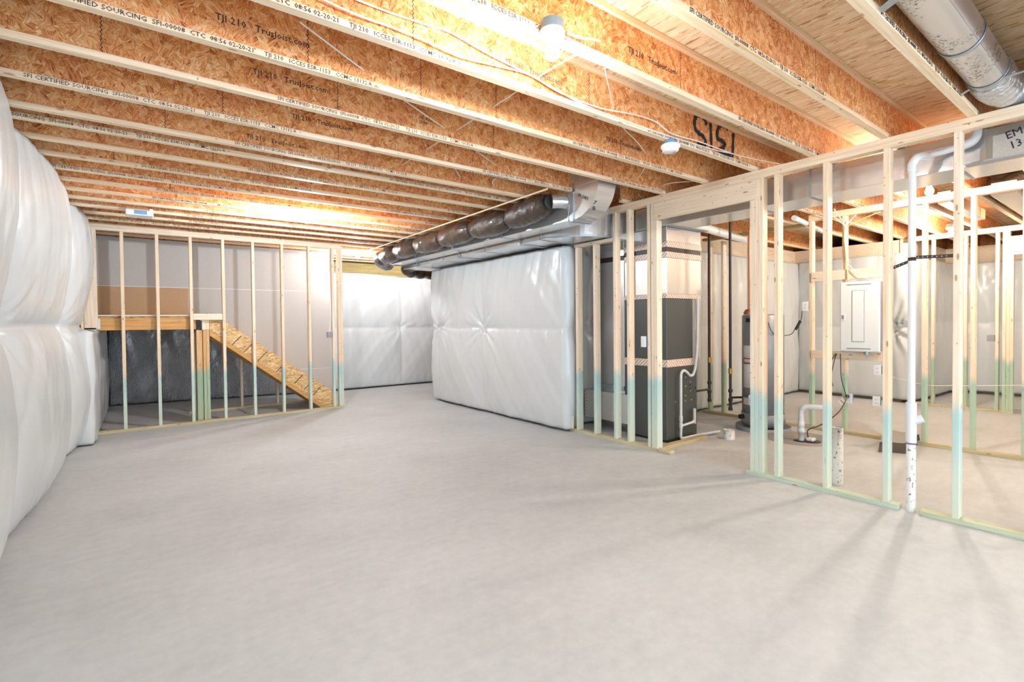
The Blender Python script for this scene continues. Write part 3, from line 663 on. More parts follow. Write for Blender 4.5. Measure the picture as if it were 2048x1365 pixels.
cable([at(1730, 158, z=3.045), at(1757, 168, z=3.045), at(1790, 166, z=3.045), at(1832, 155, z=3.045)], 'pale yellow cable stapled to the subfloor left of the silver duct', mat=YCABLE, r=.004)
cable([at(1975, 131, z=3.045), at(2010, 130, z=3.045), at(2060, 120, z=3.045)], 'pale yellow cable on the subfloor right of the silver duct', mat=YCABLE, r=.004)
pa, pb = at(1095, 378, z=2.742), at(740, 500, z=2.742)
t = cable([pa, pa.lerp(pb, .25), pa.lerp(pb, .5), pa.lerp(pb, .75), pb, pb+(pb-pa)*.03], 'cream plastic pipe strapped under the joists beside the black flexible duct', r=.010, mat=TANC, cat='pipe', name='water_pipe', sm=2)

# ------------------------------------------------------------------ ducts
def duct_box(t, name, x0, x1, y0, y1, z0, z1, mat=GALV, flanges=(), along='y', seam=None):
    m = MB().box(x0, x1, y0, y1, z0, z1, bev=.004)
    d = m.build(name, mat, t)
    for f in flanges:
        if along == 'y': MB().box(x0-.006, x1+.006, f-.008, f+.008, z0-.006, z1+.002).build('joint_flange', STRAP, d)
        else: MB().box(f-.008, f+.008, y0-.006, y1+.006, z0-.006, z1+.002).build('joint_flange', STRAP, d)
    return d
def elbow(t, name, mat, cen, r0, r1, a0, a1, w0, w1, plane, n=14):
    "rectangular duct bend: radii r0..r1 about cen in a plane, width w0..w1 along the third axis"
    def P(r, a, w_):
        x, y = cen[0]+r*math.cos(a), cen[1]+r*math.sin(a)
        return (x, y, w_) if plane == 'xy' else (w_, x, y)
    m = MB(); 
    for i in range(n):
        a, b = a0+(a1-a0)*i/n, a0+(a1-a0)*(i+1)/n
        for (ra, rb, wa, wb, kind) in ((r1, r1, w0, w1, 'o'), (r0, r0, w0, w1, 'i')):
            m.add([P(ra, a, wa), P(ra, b, wa), P(ra, b, wb), P(ra, a, wb)], [(0, 1, 2, 3)], 0, False)
        for wv_ in (w0, w1):
            m.add([P(r0, a, wv_), P(r1, a, wv_), P(r1, b, wv_), P(r0, b, wv_)], [(0, 1, 2, 3)], 0, False)
    import bmesh
    o = m.build(name, mat, t, fix=False)
    bm = bmesh.new(); bm.from_mesh(o.data); bmesh.ops.remove_doubles(bm, verts=bm.verts, dist=1e-5); bmesh.ops.recalc_face_normals(bm, faces=bm.faces); bm.to_mesh(o.data); bm.free()
    return o
dt = thing('supply_duct', 'narrow silver metal duct ending in an upturned boot beside the cut joist', 'duct', (3.72, 5, 2.6))
duct_box(dt, 'duct_run', 3.60, 3.85, 3.72, 8.35, 2.47, 2.748, flanges=(3.80, 5.0, 6.2, 7.4))
e_ = elbow(dt, 'boot', GALV, (3.72, 2.82), .02, .35, R(270), R(180), 3.60, 3.85, 'yz')
MB().box(3.60, 3.85, 3.37, 3.70, 2.82, 3.05).box(3.592, 3.858, 3.362, 3.71, 2.80, 2.825).build('riser', GALV, dt)
MB().box(3.588, 3.862, 3.715, 3.76, 2.455, 2.755).build('collar', STRAP, dt)
text('10 SW1', .05, (3.596, 3.66, 2.70), (0, -1, -.55), (0, -.5, 1), INK, dt, 'marker_writing')
text('7W 3\n BLV', .06, (3.62, 3.46, 2.575), (.85, .1, .15), (.1, -.6, .8), INK, dt, 'marker_writing')

d2 = thing('return_duct', 'wide silver metal duct over the pinned wall, curving right toward the furnace', 'duct', (4.15, 6, 2.6))
duct_box(d2, 'duct_run', 3.90, 4.46, 4.58, 8.5, 2.41, 2.748, flanges=(4.60, 5.8, 7.0))
elbow(d2, 'curved_elbow', GALV, (4.48, 4.58), .02, .58, R(180), R(270), 2.41, 2.748, 'xy', n=18)
MB().box(4.482, 5.05, 4.0, 4.56, 2.41, 2.748).build('branch', GALV, d2)
m = MB()
vs = [(4.48+.588*math.cos(R(180+90*i/18)), 4.58+.588*math.sin(R(180+90*i/18)), z) for i in range(19) for z in (2.405, 2.425)]
m.add(vs, [(2*i, 2*i+1, 2*i+3, 2*i+2) for i in range(18)]); m.build('edge_seam', STRAP, d2, thick=.004)
for (x0, x1, y, z, lab) in ((3.62, 4.30, 5.0, 2.40, 'nearest'), (3.62, 4.30, 6.5, 2.40, 'middle'), (3.62, 4.30, 7.9, 2.40, 'farthest')):
    t = tag(MB().box(x0+.26, x1+.10, y-.014, y+.014, z-.004, z+.002).box(x0+.255, x0+.259, y-.014, y+.014, z, 2.755).build('hanger_strap', STRAP),
            '%s flat grey strap hanging under the wide duct over the pinned wall' % lab, 'strap', 'duct hanger straps')

tr = thing('trunk_duct', 'large silver trunk duct crossing behind the front stud wall at the top', 'duct', (5, 1, 2.6))
duct_box(tr, 'duct_run', 4.80, 5.24, -1.2, 3.9, 2.505, 2.75, flanges=(.95, 1.95, 2.45))
MB().box(4.796, 4.80, -.3, .80, 2.52, 2.74).build('patch_plate', DIRT, tr)
text('EM\n13/5', .075, (4.792, .70, 2.64), (0, -1, .25), (0, .1, 1), INK, tr, 'marker_writing', sx=.9)
MB().box(4.70, 4.80, -1.0, .9, 2.50, 2.51).build('lower_lip', STRAP, tr)

# flexible brown duct: sausage segments cinched at its straps
fd = thing('flexible_duct', 'dark brown insulated flexible duct sagging beside the metal ducts', 'duct', (3.4, 6, 2.6))
P = smooth_path([(3.42, 3.93, 2.66), (3.44, 4.15, 2.64), (3.43, 4.7, 2.60), (3.43, 5.5, 2.61), (3.43, 6.4, 2.60), (3.43, 7.2, 2.61), (3.44, 8.0, 2.59), (3.52, 8.6, 2.58), (3.8, 9.0, 2.56)], 22)
rad = []; cin = (3.93, 4.62, 5.38, 6.2, 6.98, 7.7, 8.35, 9.2)
for i, p in enumerate(P):
    dmin = min(abs(p.y-c) for c in cin); r = .078+.062*(1-math.exp(-dmin/.085))
    rad.append(r*(1+.012*noise1(i*.9)))
m = MB().tube(P, rad, 40)
for i, v in enumerate(m.v):
    a = (i % 40)/40*2*math.pi; ri = min(i//40, len(P)-1); c_ = P[ri]
    dmin = min(abs(c_.y-c) for c in cin)
    v += (v-c_).normalized()*(.008*math.sin(17*a+ri*.05)*math.exp(-dmin/.10)+.003*noise1(a*3+ri*.4))
m.build('jacket', BROWNF, fd)
for c in cin[1:-1]:
    k = min(range(len(P)), key=lambda i: abs(P[i].y-c))
    MB().tube([P[k]-Vector((0, .006, 0)), P[k]+Vector((0, .006, 0))], .093, 24).build('cinch_strap', BLKP, fd)
MB().lathe([(.0, -.035), (.07, -.035), (.082, -.03), (.082, .03), (.07, .03)], (3.45, 3.93, 2.665), axis='y', n=24).build('end_collar', BLKP, fd)
MB().tube([(3.46, 3.90, 2.67), (3.53, 3.86, 2.675), (3.62, 3.84, 2.675)], .07, 24).build('takeoff', GALV, fd)
f2 = thing('flexible_duct', 'short piece of brown flexible duct curving away behind the metal ducts', 'duct', (4.4, 9.2, 2.4))
P = smooth_path([(4.18, 8.46, 2.58), (4.10, 8.7, 2.47), (4.2, 8.9, 2.44), (4.5, 9.1, 2.44), (4.9, 9.35, 2.46), (5.4, 9.5, 2.50)], 10)
MB().tube(P, [.10+.03*math.sin(i*.35)**2 for i in range(len(P))], 24).build('jacket', BROWNF, f2)

# round silver duct at the top right
rd = thing('round_duct', 'silver round metal duct with crinkled foil elbow at the top right corner', 'duct', (3.5, .68, 2.87))
MB().tube([(1.4, .675, 2.875), (4.12, .675, 2.875)], .098, 40).build('steel_pipe', RUST, rd)
MB().box(1.4, 4.12, .60, .612, 2.81, 2.816).build('lock_seam', STRAP, rd)
P = smooth_path([(4.10, .675, 2.875), (4.35, .67, 2.87), (4.62, .58, 2.865), (4.82, .38, 2.865), (4.95, .12, 2.865), (5.05, -.3, 2.87)], 22)
m = MB().tube(P, [.106+.004*math.sin(i*1.15) for i in range(len(P))], 44)
rr = random.Random(5)
for v in m.v: v += Vector((rr.uniform(-1, 1), rr.uniform(-1, 1), rr.uniform(-1, 1)))*.0028
m.build('foil_elbow', FOIL, rd)
def ring_strap(x, y, z, r, lab, ends):
    m = MB(); n = 28
    for w_ in (0,):
        vs = [(x+dx, y+r*math.cos(a), z+r*math.sin(a)) for a in [R(200+250*i/n-90) for i in range(n+1)] for dx in (-.014, .014)]
        m.add(vs, [(2*i, 2*i+1, 2*i+3, 2*i+2) for i in range(n)], 0, True)
    for (a, b) in ends:
        a, b = Vector(a), Vector(b); d = (b-a).normalized(); s_ = Vector((.014, 0, 0)) if abs(d.x) < .7 else Vector((0, .014, 0))
        m.add([a-s_, a+s_, b+s_, b-s_], [(0, 1, 2, 3)])
    return tag(m.build('hanger_strap', STRAP, None, thick=.002, fix=False), lab, 'strap', 'round duct straps')
ring_strap(3.42, .675, 2.875, .101, 'grey strap around the middle of the silver round duct', [((3.42, .775, 2.9), (3.40, .79, 2.96))])
ring_strap(4.02, .675, 2.875, .101, 'grey strap around the silver round duct just before its foil elbow', [((4.02, .75, 2.79), (4.02, .80, 2.768)), ((4.02, .60, 2.80), (4.08, -.05, 2.86))])
tag(MB().add([at(1757, 18, y=.785), at(1765, 26, y=.785), at(1800, 0, y=.70), at(1788, -8, y=.70)], [(0, 1, 2, 3)]).build('hanger_strap', STRAP, None, thick=.002, fix=False), 'short grey strap end at the very top of the silver round duct', 'strap', 'round duct straps')

# ------------------------------------------------------------------ plumbing at the front stud wall
pv = thing('drain_pipe', 'tall white plastic drain pipe rising through a notch in the front stud wall', 'pipe', (4.52, 1.149, 0))
px_, py_ = 4.515, 1.149
MB().tube([(px_, py_, 0), (px_, py_, .50)], .029, 28).build('spattered_sleeve', SPVC, pv)
MB().tube([(px_, py_, .50), (px_, py_, .80)], .033, 28).build('cleanout_tee', PVC, pv)
MB().tube([(px_, py_, .80), (px_, py_, 2.50)], .0235, 28).build('riser', PVC, pv)
MB().lathe([(.0338, 0), (.0338, .012)], (px_, py_, .495), n=28).build('primer_ring', PURP, pv)
MB().tube([(px_, py_, .66), (px_+.02, py_-.065, .69)], .028, 20).build('cleanout_plug', PVC, pv)
MB().tube(smooth_path([(px_, py_, 2.48), (px_, py_, 2.53), (px_+.01, py_-.02, 2.575), (px_+.07, py_-.04, 2.60), (px_+.14, py_-.055, 2.61)], 6), .028, 24).build('elbow', PVC, pv)
MB().tube([(px_+.12, py_-.05, 2.61), (px_+.20, 1.02, 2.63), (px_+.20, .90, 2.645)], .022, 20).build('cross_run', PVC, pv)
MB().tube(smooth_path([(px_+.20, .93, 2.64), (px_+.20, .87, 2.655), (px_+.205, .845, 2.69), (px_+.205, .84, 2.74)], 6), .031, 24).build('elbow', PVC, pv)
MB().tube([(px_+.205, .84, 2.72), (px_+.205, .84, 3.04)], .026, 20).build('riser', PVC, pv)
def holed_strap(a, b, lab, wd=.024):
    a, b = Vector(a), Vector(b); t = thing('perforated_strap', lab, 'strap', a, 'black perforated pipe straps')
    d = (b-a).normalized(); up_ = Vector((0, 0, wd/2)); n = d.cross(Vector((0, 0, 1))).normalized()
    MB().add([a-up_, b-up_, b+up_, a+up_], [(0, 1, 2, 3)]).build('band', BLACK, t, thick=.002, fix=False)
    m = MB(); L = (b-a).length
    for i in range(int(L/.026)):
        c = a+d*(.013+i*.026)+n*.0022
        for sgn in (1, -1):
            cc = c if sgn == 1 else a+d*(.013+i*.026)-n*.0022
            m.add([cc+d*.0030*math.cos(q_)+Vector((0, 0, .0030*math.sin(q_))) for q_ in [k*math.pi/4 for k in range(8)]], [tuple(range(8))])
    m.build('punched_holes', LABEL, t, fix=False)
holed_strap((4.475, 1.115, 1.855), (4.475, .912, 1.845), 'black perforated strap from the drain pipe to the stud on its right')
holed_strap((4.545, 1.268, 1.80), (4.545, 1.18, 1.835), 'black perforated strap slanting from the drain pipe to the stud on its left')
tag(MB().lathe([(.0250, -.012), (.0250, .012)], (px_, py_, 1.848), n=28).build('strap_loop', BLACK, None, thick=.002, fix=False), 'black strap loop around the tall white drain pipe', 'strap')

def stub(x, y, h, r, lab):
    t = thing('pipe_stub', lab, 'pipe', (x, y, 0), 'capped pipe stubs')
    MB().lathe([(r*.9, h-.02), (r, h), (r, 0)], (x, y, 0), n=28).build('sleeve', SPVC, t)
    MB().lathe([(0, h-.015), (r*.92, h-.015)], (x, y, 0), n=28).build('cap', PVC, t)
stub(5.60, 3.17, .115, .062, 'very short spattered white pipe stub on the floor by the furnace')
q1 = at(1674, 967, z=0)
stub(q1.x, q1.y, .485, .045, 'knee-high spattered white pipe stub right behind the front stud wall')

sp_ = thing('sump_pit', 'round grey sump lid in the floor with a white discharge pipe', 'sump pit', (6.25, 2.62, 0))
MB().lathe([(0, .012), (.36, .012), (.38, .0)], (6.25, 2.66, 0), n=40).build('lid', LID, sp_)
MB().lathe([(0, .016), (.075, .016), (.08, .012)], (6.1, 2.577, 0), n=24).build('seal_ring', BLKP, sp_)
MB().lathe([(.03, 0.01), (.03, .1), (.038, .1), (.038, .14), (.033, .145), (.033, .17), (.038, .175), (.038, .215), (.033, .22), (.033, .26)], (6.1, 2.577, 0.01), n=24).build('check_valve', PVC, sp_)
MB().tube(smooth_path([(6.1, 2.577, .26), (6.1, 2.577, .35), (6.105, 2.55, .40), (6.12, 2.50, .415), (6.14, 2.38, .418), (6.17, 2.28, .42)], 6), .03, 20).build('discharge_pipe', PVC, sp_)
q0 = at(1622, 883, z=.015)
MB().lathe([(0, .018), (.10, .018), (.105, .012)], (q0.x, q0.y, 0), n=24).build('seal_ring', BLKP, sp_)
MB().box(q0.x-.045, q0.x+.045, q0.y-.04, q0.y+.04, .018, .055, bev=.01).build('float_switch_cover', WHITE, sp_)
MB().tube(smooth_path([(q0.x, q0.y+.03, .05), (q0.x, q0.y+.03, .14), (q0.x+.02, q0.y-.1, .22), (q0.x+.1, q0.y-.25, .38), (6.86, 2.36, .50)], 6), .006, 7).build('pump_cord', DCABLE, sp_)

# concrete lump beside the pipe
m = MB(); rr = random.Random(11)
c0, c1, c2, c3 = at(1757, 905, z=0), at(1822, 909, z=0), at(1840, 885, z=0), at(1772, 876, z=0)
bm_pts = [c0, c0.lerp(c1, .33), c0.lerp(c1, .66), c1, c1.lerp(c2, .5), c2, c2.lerp(c3, .5), c3, c3.lerp(c0, .5)]
lo = [Vector((p.x+rr.uniform(-.02, .02), p.y+rr.uniform(-.02, .02), 0)) for p in bm_pts]; n = len(lo)
mid = [p.lerp(sum(lo, Vector())/n, .05)+Vector((rr.uniform(-.015, .015), rr.uniform(-.015, .015), .06+rr.uniform(-.01, .01))) for p in lo]
hi = [p.lerp(sum(lo, Vector())/n, .07)+Vector((0, 0, .105+rr.uniform(-.006, .006))) for p in lo]
m.add(lo+mid+hi, [(i, (i+1) % n, n+(i+1) % n, n+i) for i in range(n)]+[(n+i, n+(i+1) % n, 2*n+(i+1) % n, 2*n+i) for i in range(n)])
m.add(hi, [tuple(range(n))], 1)
tag(m.build('concrete_lump', [DIRTB, LID]), 'broken chunk of concrete with a dark rough edge on the mechanical room floor', 'concrete chunk')

# ------------------------------------------------------------------ furnace
fu = thing('furnace', 'dark grey furnace cabinet with silver plenum in the doorway', 'furnace', (5.15, 3.7, 0))
MB().box(4.85, 5.45, 3.50, 4.12, .03, .88, bev=.006).build('lower_cabinet', FURN, fu)
MB().box(4.85, 5.37, 3.50, 4.12, .965, 1.68, bev=.006).build('coil_cabinet', FURN, fu)
MB().box(4.845, 5.375, 3.494, 4.125, .88, .965).build('tape_band', TAPE, fu)
MB().box(4.845, 5.53, 3.494, 4.125, 1.68, 1.73).build('tape_band', TAPE, fu)
MB().box(4.85, 5.375, 3.50, 4.12, 1.73, 2.11).build('plenum_lower', GALV, fu) if False else None
MB().box(4.86, 5.545, 3.50, 4.12, 1.73, 2.15, bev=.004).build('plenum', DIRT, fu)
MB().box(4.855, 5.55, 3.495, 4.125, 2.15, 2.215).build('tape_band', TAPE, fu)
MB().box(4.865, 5.54, 3.505, 4.115, 2.215, 2.27).build('canvas_connector', BLACK, fu)
MB().box(4.855, 5.55, 3.495, 4.125, 2.27, 2.335).build('tape_band', TAPE, fu)
MB().box(4.86, 5.545, 3.50, 4.12, 2.335, 2.502, bev=.004).build('plenum', GALV, fu)
MB().box(4.84, 5.56, 3.40, 4.11, 2.503, 2.51).build('plenum_flange', STRAP, fu)
MB().box(4.87, 5.43, 3.48, 4.1, .0, .03).build('base', BLKP, fu)
m = MB()
for u, v in [(1371, 755), (1371, 773), (1381, 764), (1371, 792), (1381, 782), (1371, 802), (1351, 804), (1389, 866), (1356, 881), (1383, 800)]:
    p = at(u, v, y=3.497); m.lathe([(0, -.002), (.006, -.002), (.006, .003)], (p.x, 3.497, p.z), axis='y', n=8)
m.build('screw_heads', WHITE, fu)
m = MB()
for u, v in [(1380, 770), (1380, 778), (1391, 776)]:
    p = at(u, v, y=3.497); m.lathe([(0, -.001), (.012, -.001), (.012, .003)], (p.x, 3.497, p.z), axis='y', n=10)
m.build('knockouts', BLKP, fu)
cp = thing('condensate_pipe', 'thin white pipe looping down the front of the furnace', 'pipe', (5.2, 3.45, 0))
MB().tube(smooth_path([(5.39, 3.45, 1.68), (5.385, 3.45, 1.2), (5.36, 3.45, .95), (5.335, 3.45, .84), (5.29, 3.45, .77), (5.23, 3.45, .765), (5.18, 3.45, .80), (5.12, 3.45, .83), (5.075, 3.45, .82), (5.05, 3.45, .77), (5.048, 3.45, .55), (5.047, 3.45, .32), (5.047, 3.45, .12)], 5), .016, 12).build('drain_line', PVC, cp)
MB().tube(smooth_path([(5.047, 3.45, .14), (5.047, 3.45, .055), (5.10, 3.45, .035), (5.35, 3.44, .035), (5.75, 3.38, .035)], 6), .016, 12).build('drain_line', PVC, cp)
MB().tube([(5.047, 3.45, .185), (5.28, 3.45, .20), (5.32, 3.45, .22)], .015, 12).tube([(5.32, 3.45, .18), (5.32, 3.45, .36)], .018, 12).build('side_branch', PVC, cp)
for z in (.27, .19): MB().tube([(5.047, 3.45, z-.03), (5.047, 3.45, z+.03)], .021, 14).build('coupling', PVC, cp)
rt = thing('return_box', 'light grey return air box low behind the short studs', 'duct', (5, 4.4, 0))
MB().box(4.84, 5.4, 3.97, 4.80, .13, .50, bev=.004).build('box', GREYC, rt)
MB().box(4.834, 4.84, 3.965, 3.995, .12, .52).box(4.834, 4.84, 4.77, 4.805, .12, .50).build('tape_band', TAPE, rt)
rs = thing('return_riser', 'tall silver return duct standing behind the short studs', 'duct', (5, 4.3, .5))
MB().box(4.86, 5.3, 4.13, 4.62, .50, 2.41, bev=.004).build('duct_run', GALV, rs)
MB().box(4.85, 5.31, 4.128, 4.63, 2.18, 2.24).build('canvas_connector', BLACK, rs)
MB().box(4.845, 4.86, 4.128, 4.64, .54, .60).build('flange', STRAP, rs)
sw = thing('light_switch', 'white light switch plate on the stud beside the furnace', 'switch', (4.45, 3.512, 1.19))
MB().box(4.446, 4.452, 3.475, 3.545, 1.13, 1.25, bev=.002).build('plate', WHITE, sw)
MB().box(4.442, 4.447, 3.497, 3.523, 1.16, 1.22, bev=.002).build('rocker', PANELM, sw)
MB().box(4.452, 4.52, 3.478, 3.542, 1.14, 1.24).build('box_body', BLUEB, sw)

# gas pipes
def gas(x, y, z0, lab, tee, val):
    t = thing('gas_pipe', lab, 'pipe', (x, y, z0), 'black iron gas drops')
    MB().tube([(x, y, z0+.1), (x, y, 2.95)], .017, 14).build('pipe', BLACK, t)
    MB().tube([(x, y, z0), (x, y, z0+.12)], .020, 14).tube([(x, y, z0-.02), (x, y, z0+.02)], .027, 12).build('drip_leg', BLACK, t)
    for dz in (.12, .24): MB().tube([(x, y, z0+dz-.02), (x, y, z0+dz+.02)], .028, 12).build('coupling', BLACK, t)
    MB().tube([(x, y, z0+val-.035), (x, y, z0+val+.035)], .024, 10).build('shutoff_valve', RUSTP, t)
    MB().tube([(x, y, z0+.15), (x+tee[0], y+tee[1], z0+.15)], .014, 12).build('branch', BLACK, t)
gas(6.2, 3.79, .33, 'left black iron gas pipe dropping toward the furnace', (-.70, .02), .55)
gas(6.2, 3.49, .25, 'right black iron gas pipe dropping beside the water heater', (.18, -.12), .50)

# ------------------------------------------------------------------ water heater
hx, hy, hr = 6.45, 3.19, .245
wh = thing('water_heater', 'grey cylindrical water heater standing in a drain pan', 'water heater', (hx, hy, 0))
MB().lathe([(0, .06), (hr, .06), (hr, 1.47), (hr-.012, 1.485), (0, 1.49)], (hx, hy, 0), n=48).build('tank', HEAT, wh)
MB().lathe([(hr*1.002, .60), (hr*1.006, .60), (hr*1.006, .605)], (hx, hy, 0), n=48).build('seam_ring', GREYB, wh)
MB().lathe([(0, .01), (.30, .01), (.32, .055), (.325, .055), (.325, .0)], (hx, hy, 0), n=40).build('drain_pan', GREYB, wh)
MB().lathe([(hr, .08), (hr+.012, .08), (hr+.012, .22), (hr, .22)], (hx, hy, 0), n=48).build('base_skirt', GREYB, wh)
def wrap(z0, z1, a0, a1, mat, name, dr=.004):
    m = MB(); n = 14
    vs = [(hx+(hr+dr)*math.cos(a), hy+(hr+dr)*math.sin(a), z) for a in [a0+(a1-a0)*i/n for i in range(n+1)] for z in (z0, z1)]
    m.add(vs, [(2*i, 2*i+1, 2*i+3, 2*i+2) for i in range(n)], 0, True); return m.build(name, mat, wh, thick=.001, fix=False)
A0 = math.atan2(-hy, -hx)      # direction of the camera
wrap(.93, 1.09, A0-1.1, A0+.15, LABEL, 'instruction_label'); wrap(.86, .93, A0-1.1, A0+.15, RED, 'warning_label'); wrap(.872, .915, A0-1.05, A0+.1, LABEL, 'warning_text_panel', .0055)
wrap(.55, .855, A0-1.1, A0+.15, LABEL, 'instruction_label'); wrap(.70, .94, A0+.62, A0+.92, YEL, 'energy_label'); wrap(.45, .52, A0-.45, A0-.1, BLUEL, 'blue_sticker'); wrap(.33, .42, A0-1.1, A0-.75, LABEL, 'small_label')
wrap(1.39, 1.44, A0-.9, A0-.35, BLKP, 'badge'); wrap(1.40, 1.43, A0-.55, A0-.2, LABEL, 'badge_text', .006)
gx, gy = hx+hr*math.cos(A0-.35), hy+hr*math.sin(A0-.35)
MB().box(gx-.07, gx+.04, gy-.08, gy+.07, .33, .47, bev=.02).build('gas_control', WHITE, wh)
MB().tube([(gx-.08, gy, .40), (gx-.06, gy, .40)], .028, 16).build('control_knob', GREYB, wh)
MB().box(gx-.07, gx-.02, gy-.04, gy+.04, .12, .24, bev=.01).build('burner_door', HEAT, wh)
MB().tube([(hx-.26, hy+.17, .17), (hx-.2, hy+.14, .17)], .03, 14).build('drain_valve', BLKP, wh)
MB().tube([(hx, hy, 1.49), (hx, hy, 2.05)], .045, 24).build('flue', WHITE, wh)
MB().lathe([(.05, 1.92), (.065, 1.93), (.065, 1.98), (.05, 1.99)], (hx, hy, 0), n=24).build('flue_coupling', GREYB, wh)
MB().lathe([(.07, 1.49), (.07, 1.52), (.045, 1.56)], (hx-.03, hy+.16, 0), n=16).build('nipple', COPPER, wh)
MB().tube([(hx-.03, hy+.16, 1.5), (hx-.03, hy+.16, 2.6)], .011, 10).build('copper_line', COPPER, wh)
MB().tube([(hx+.05, hy-.15, 1.5), (hx+.05, hy-.15, 2.5)], .011, 10).tube([(hx+.05, hy-.15, 1.78), (hx+.05, hy-.23, 1.78)], .011, 8).build('copper_line', COPPER, wh)
p1, p2, p3, p4, p5 = at(1536, 645, x=6.25), at(1548, 668, x=6.3), at(1580, 670, x=6.7), at(1592, 655, x=6.85), at(1604, 622, x=6.88)
cd_ = thing('power_cord', 'dark cord from the water heater up to the outlet on the stud', 'cord', p1)
MB().tube(smooth_path([p1, p2, p3, p4, at(1602, 640, x=6.88), p5], 6), .005, 8).build('cord', DCABLE, cd_)
MB().tube([at(1591, 660, x=6.83), at(1601, 642, x=6.85)], .017, 10).build('inline_module', BLKP, cd_)

# ------------------------------------------------------------------ electrical panel and outlets
ep = thing('breaker_box', 'white electrical panel with closed door on the second stud wall', 'electrical panel', (6.85, 2.23, 1.45))
ya, yb, za, zb = 2.025, 2.432, 1.03, 1.86
MB().box(6.83, 6.93, ya+.01, yb-.01, za+.01, zb-.01).build('enclosure', GREYB, ep)
MB().box(6.805, 6.83, ya, yb, za, zb, bev=.012).build('cover', PANELM, ep)
MB().box(6.798, 6.806, ya+.16, yb-.13, za+.12, zb-.11, bev=.003).build('breaker_door', PANELM, ep)
MB().box(6.8035, 6.8055, ya+.153, yb-.123, za+.113, zb-.103).build('door_gap', GREYB, ep)
MB().box(6.797, 6.806, yb-.055, yb-.01, 1.40, 1.48, bev=.003).build('latch', PANELM, ep)
MB().box(6.796, 6.799, yb-.045, yb-.02, 1.415, 1.465).build('latch_recess', GREYB, ep)
for z in (za+.035, zb-.035): MB().box(6.801, 6.806, ya+.09, yb-.07, z-.006, z+.006, bev=.002).build('rib', GREYB, ep)
MB().tube([(6.85, 2.17, 1.0), (6.85, 2.17, 1.03)], .03, 12).tube([(6.85, 2.17, .93), (6.85, 2.17, 1.0)], .004, 6).build('ground_clamp', STRAP, ep)
def outlet(x, y, z, lab, duplex=True):
    t = thing('electrical_outlet', lab, 'outlet', (x, y, z), 'white outlet plates')
    MB().box(x-.008, x-.002, y-.038, y+.038, z-.06, z+.06, bev=.002).build('plate', WHITE, t)
    for dz in (-.022, .022):
        MB().box(x-.010, x-.007, y-.016, y+.016, z+dz-.014, z+dz+.014, bev=.002).build('socket', PANELM, t)
        MB().box(x-.0108, x-.0098, y-.009, y-.006, z+dz-.004, z+dz+.006).box(x-.0108, x-.0098, y+.006, y+.009, z+dz-.004, z+dz+.006).build('slots', BLKP, t)
    MB().box(x-.002, x+.05, y-.032, y+.032, z-.05, z+.05).build('box_body', BLUEB, t)
outlet(6.925, 2.083, .814, 'upper white outlet on the stud below the electrical panel')
outlet(6.925, 2.092, .445, 'lower white outlet on the stud below the electrical panel')
outlet(6.925, 2.376, .445, 'white outlet with dark cords plugged in, left of the paired ones')
outlet(6.925, 2.87, 1.587, 'high white outlet with one dark cord, right of the water heater')
def gbox(x0, x1, y0, y1, z0, z1, lab):
    t = thing('junction_box', lab, 'electrical box', (x0, y0, z0)); MB().box(x0, x1, y0, y1, z0, z1, bev=.004).build('body', GREYB, t)
    return t
b = gbox(2.49, 2.57, YS-.03, YS+.03, 1.195, 1.29, 'grey electrical box on the staircase stud wall')
MB().lathe([(.012, 0), (.012, .002)], (2.53, YS-.032, 1.245), axis='y', n=10).build('screw', WHITE, b)
cable([(2.53, YS-.01, 1.29), (2.55, YS-.01, 1.5), (2.555, YS+.0, 1.8), (2.545, YS-.005, 2.3), (2.55, YS, 2.68)], 'white cable running up the stud above the grey electrical box', r=.009)
gbox(X3-.03, X3+.03, 1.60, 1.68, 1.06, 1.16, 'small grey electrical box on the farthest stud wall')
# cords hanging from the lower backing board
for i, (dy, h_, lab) in enumerate(((0, .50, 'left'), (.03, .56, 'middle'), (-.03, .45, 'right'))):
    cable([(6.90, 2.50+dy*.3, .99), (6.88, 2.52+dy, .90), (6.87, 2.55+dy*1.6, .70), (6.875, 2.53+dy*2, .58)] if i < 2 else
          [(6.90, 2.46, .99), (6.88, 2.45, .88), (6.87, 2.44, .70), (6.86, 2.40, .55), (6.875, 2.385, .47)],
          '%s of the dark cords hanging below the backing board beside the electrical panel' % lab, r=.005, mat=DCABLE, cat='cord', group='hanging dark cords')
t = thing('plug', 'dark plug in the outlet left of the paired ones', 'plug', (6.90, 2.385, .475)); MB().box(6.88, 6.916, 2.365, 2.40, .455, .49, bev=.006).build('body', BLKP, t)
p = at(1683, 804, x=6.86)
tg = thing('paper_tag', 'white paper tag hanging at the plugged-in outlet', 'tag', p)
MB().add([(6.86, p.y+.045, p.z+.0), (6.86, p.y-.01, p.z+.055), (6.86, p.y-.05, p.z+.005), (6.86, p.y, p.z-.05)], [(0, 1, 2, 3)]).build('sheet', LABEL, tg, thick=.001, fix=False)
MB().add([(6.8585, p.y+.02, p.z+.02), (6.8585, p.y+.012, p.z+.028), (6.8585, p.y-.028, p.z-.012), (6.8585, p.y-.02, p.z-.02)], [(0, 1, 2, 3)]).build('printed_stripe', ORNG, tg, fix=False)
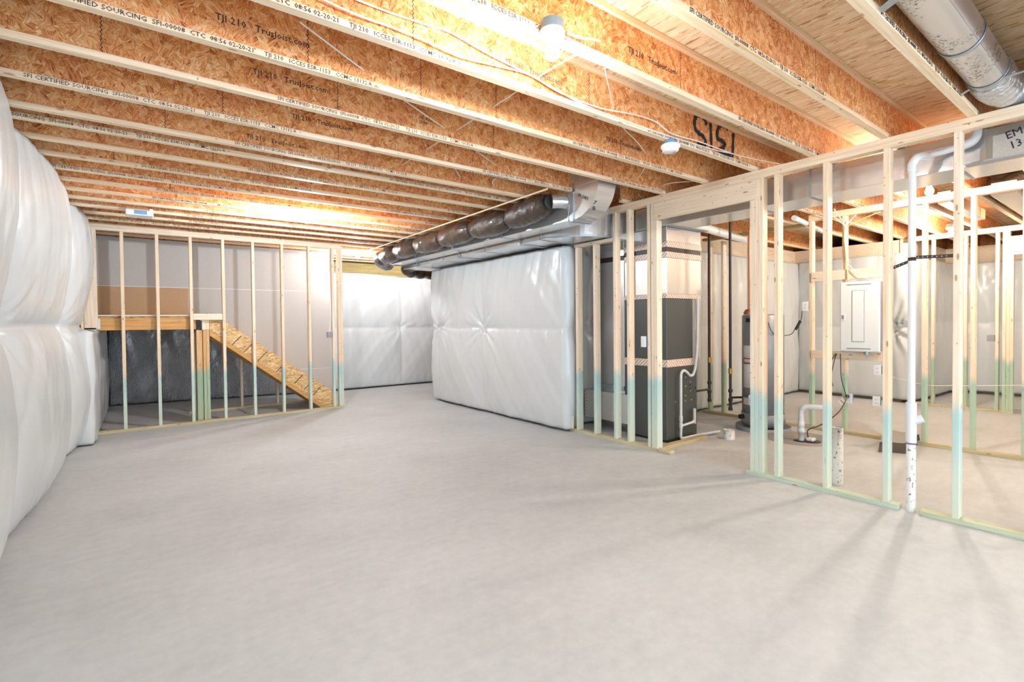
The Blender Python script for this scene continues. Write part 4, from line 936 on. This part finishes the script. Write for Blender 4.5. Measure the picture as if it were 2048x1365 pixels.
# cables fanning over the second wall down into the panel
for i, (u, v, lab) in enumerate(((1640, 428, 'leftmost'), (1652, 425, 'second'), (1668, 418, 'middle'), (1712, 430, 'fourth'), (1760, 424, 'rightmost'))):
    a = at(u, v, x=6.86)
    top = at(1691, 455+i, x=6.89)
    cable([a, a.lerp(top, .5)+Vector((0, 0, .02)), top, at(1693, 500, x=6.90)+Vector((0, (i-2)*.006, 0)), at(1695+i*.6, 560, x=6.885)], '%s of the pale cables gathering on the stud and dropping into the electrical panel' % lab,
          r=.0055, mat=(YCABLE if i in (0, 4) else CABLE), group='cables above the electrical panel')
cable([at(1697, 530, x=6.88), at(1712, 545, x=6.87), at(1730, 556, x=6.87), at(1742, 562, x=6.88)], 'white cable curving onto the top right of the electrical panel', r=.006)
cable([at(1783, 754, x=10.1), at(1850, 770, x=10.1), at(1920, 772, x=10.15), at(2060, 771, x=10.15)], 'thin white cable strung low across the far stud wall', r=.005)
for x0, x1, y, wd, lab in ((7.3, 10.1, 1.085, .10, 'flat silver duct under the joist bay at the far right of the mechanical room'), (7.3, 9.0, 1.57, .06, 'narrow silver duct under the joist bay just above the deepest lamp')):
    t = thing('branch_duct', lab, 'duct', (x0, y, 2.76), 'branch ducts in the far joist bays')
    MB().box(x0, x1, y-wd, y+wd, 2.72, 2.85, bev=.004).build('duct_run', DIRT, t)
    MB().box(x1-.3, x1-.28, y-wd-.004, y+wd+.004, 2.716, 2.855).build('joint_flange', STRAP, t)
va, vb = at(1588, 436, z=2.66), at(1652, 466, z=2.66)
t = tag(MB().tube([va, va.lerp(vb, 1.0)], .032, 20).build('vent_pipe', PVC), 'white plastic vent pipe slanting under the joists behind the trunk duct', 'pipe')
t = tag(MB().tube([(5.56, 3.62, 2.62), (7.6, 3.86, 2.60)], .055, 24).build('exhaust_pipe', WHITE), 'large white exhaust pipe crossing behind the doorway top', 'pipe')
t = tag(MB().tube([(5.56, 3.80, 2.33), (6.1, 3.90, 2.36), (6.3, 4.1, 2.38)], .045, 20).build('exhaust_pipe', WHITE), 'short white exhaust pipe elbow beside the silver plenum', 'pipe')
lg = thing('flexible_duct', 'crinkled foil duct hanging over the far room at the upper right', 'duct', (8, 1, 2.7))
MB().tube(smooth_path([at(1970, 372, x=7.8), at(2000, 374, x=7.9), at(2040, 358, x=8.0), at(2100, 330, x=8.2)], 8), [.02, .06, .085, .095]+[.10]*21, 28).build('jacket', FOIL, lg)
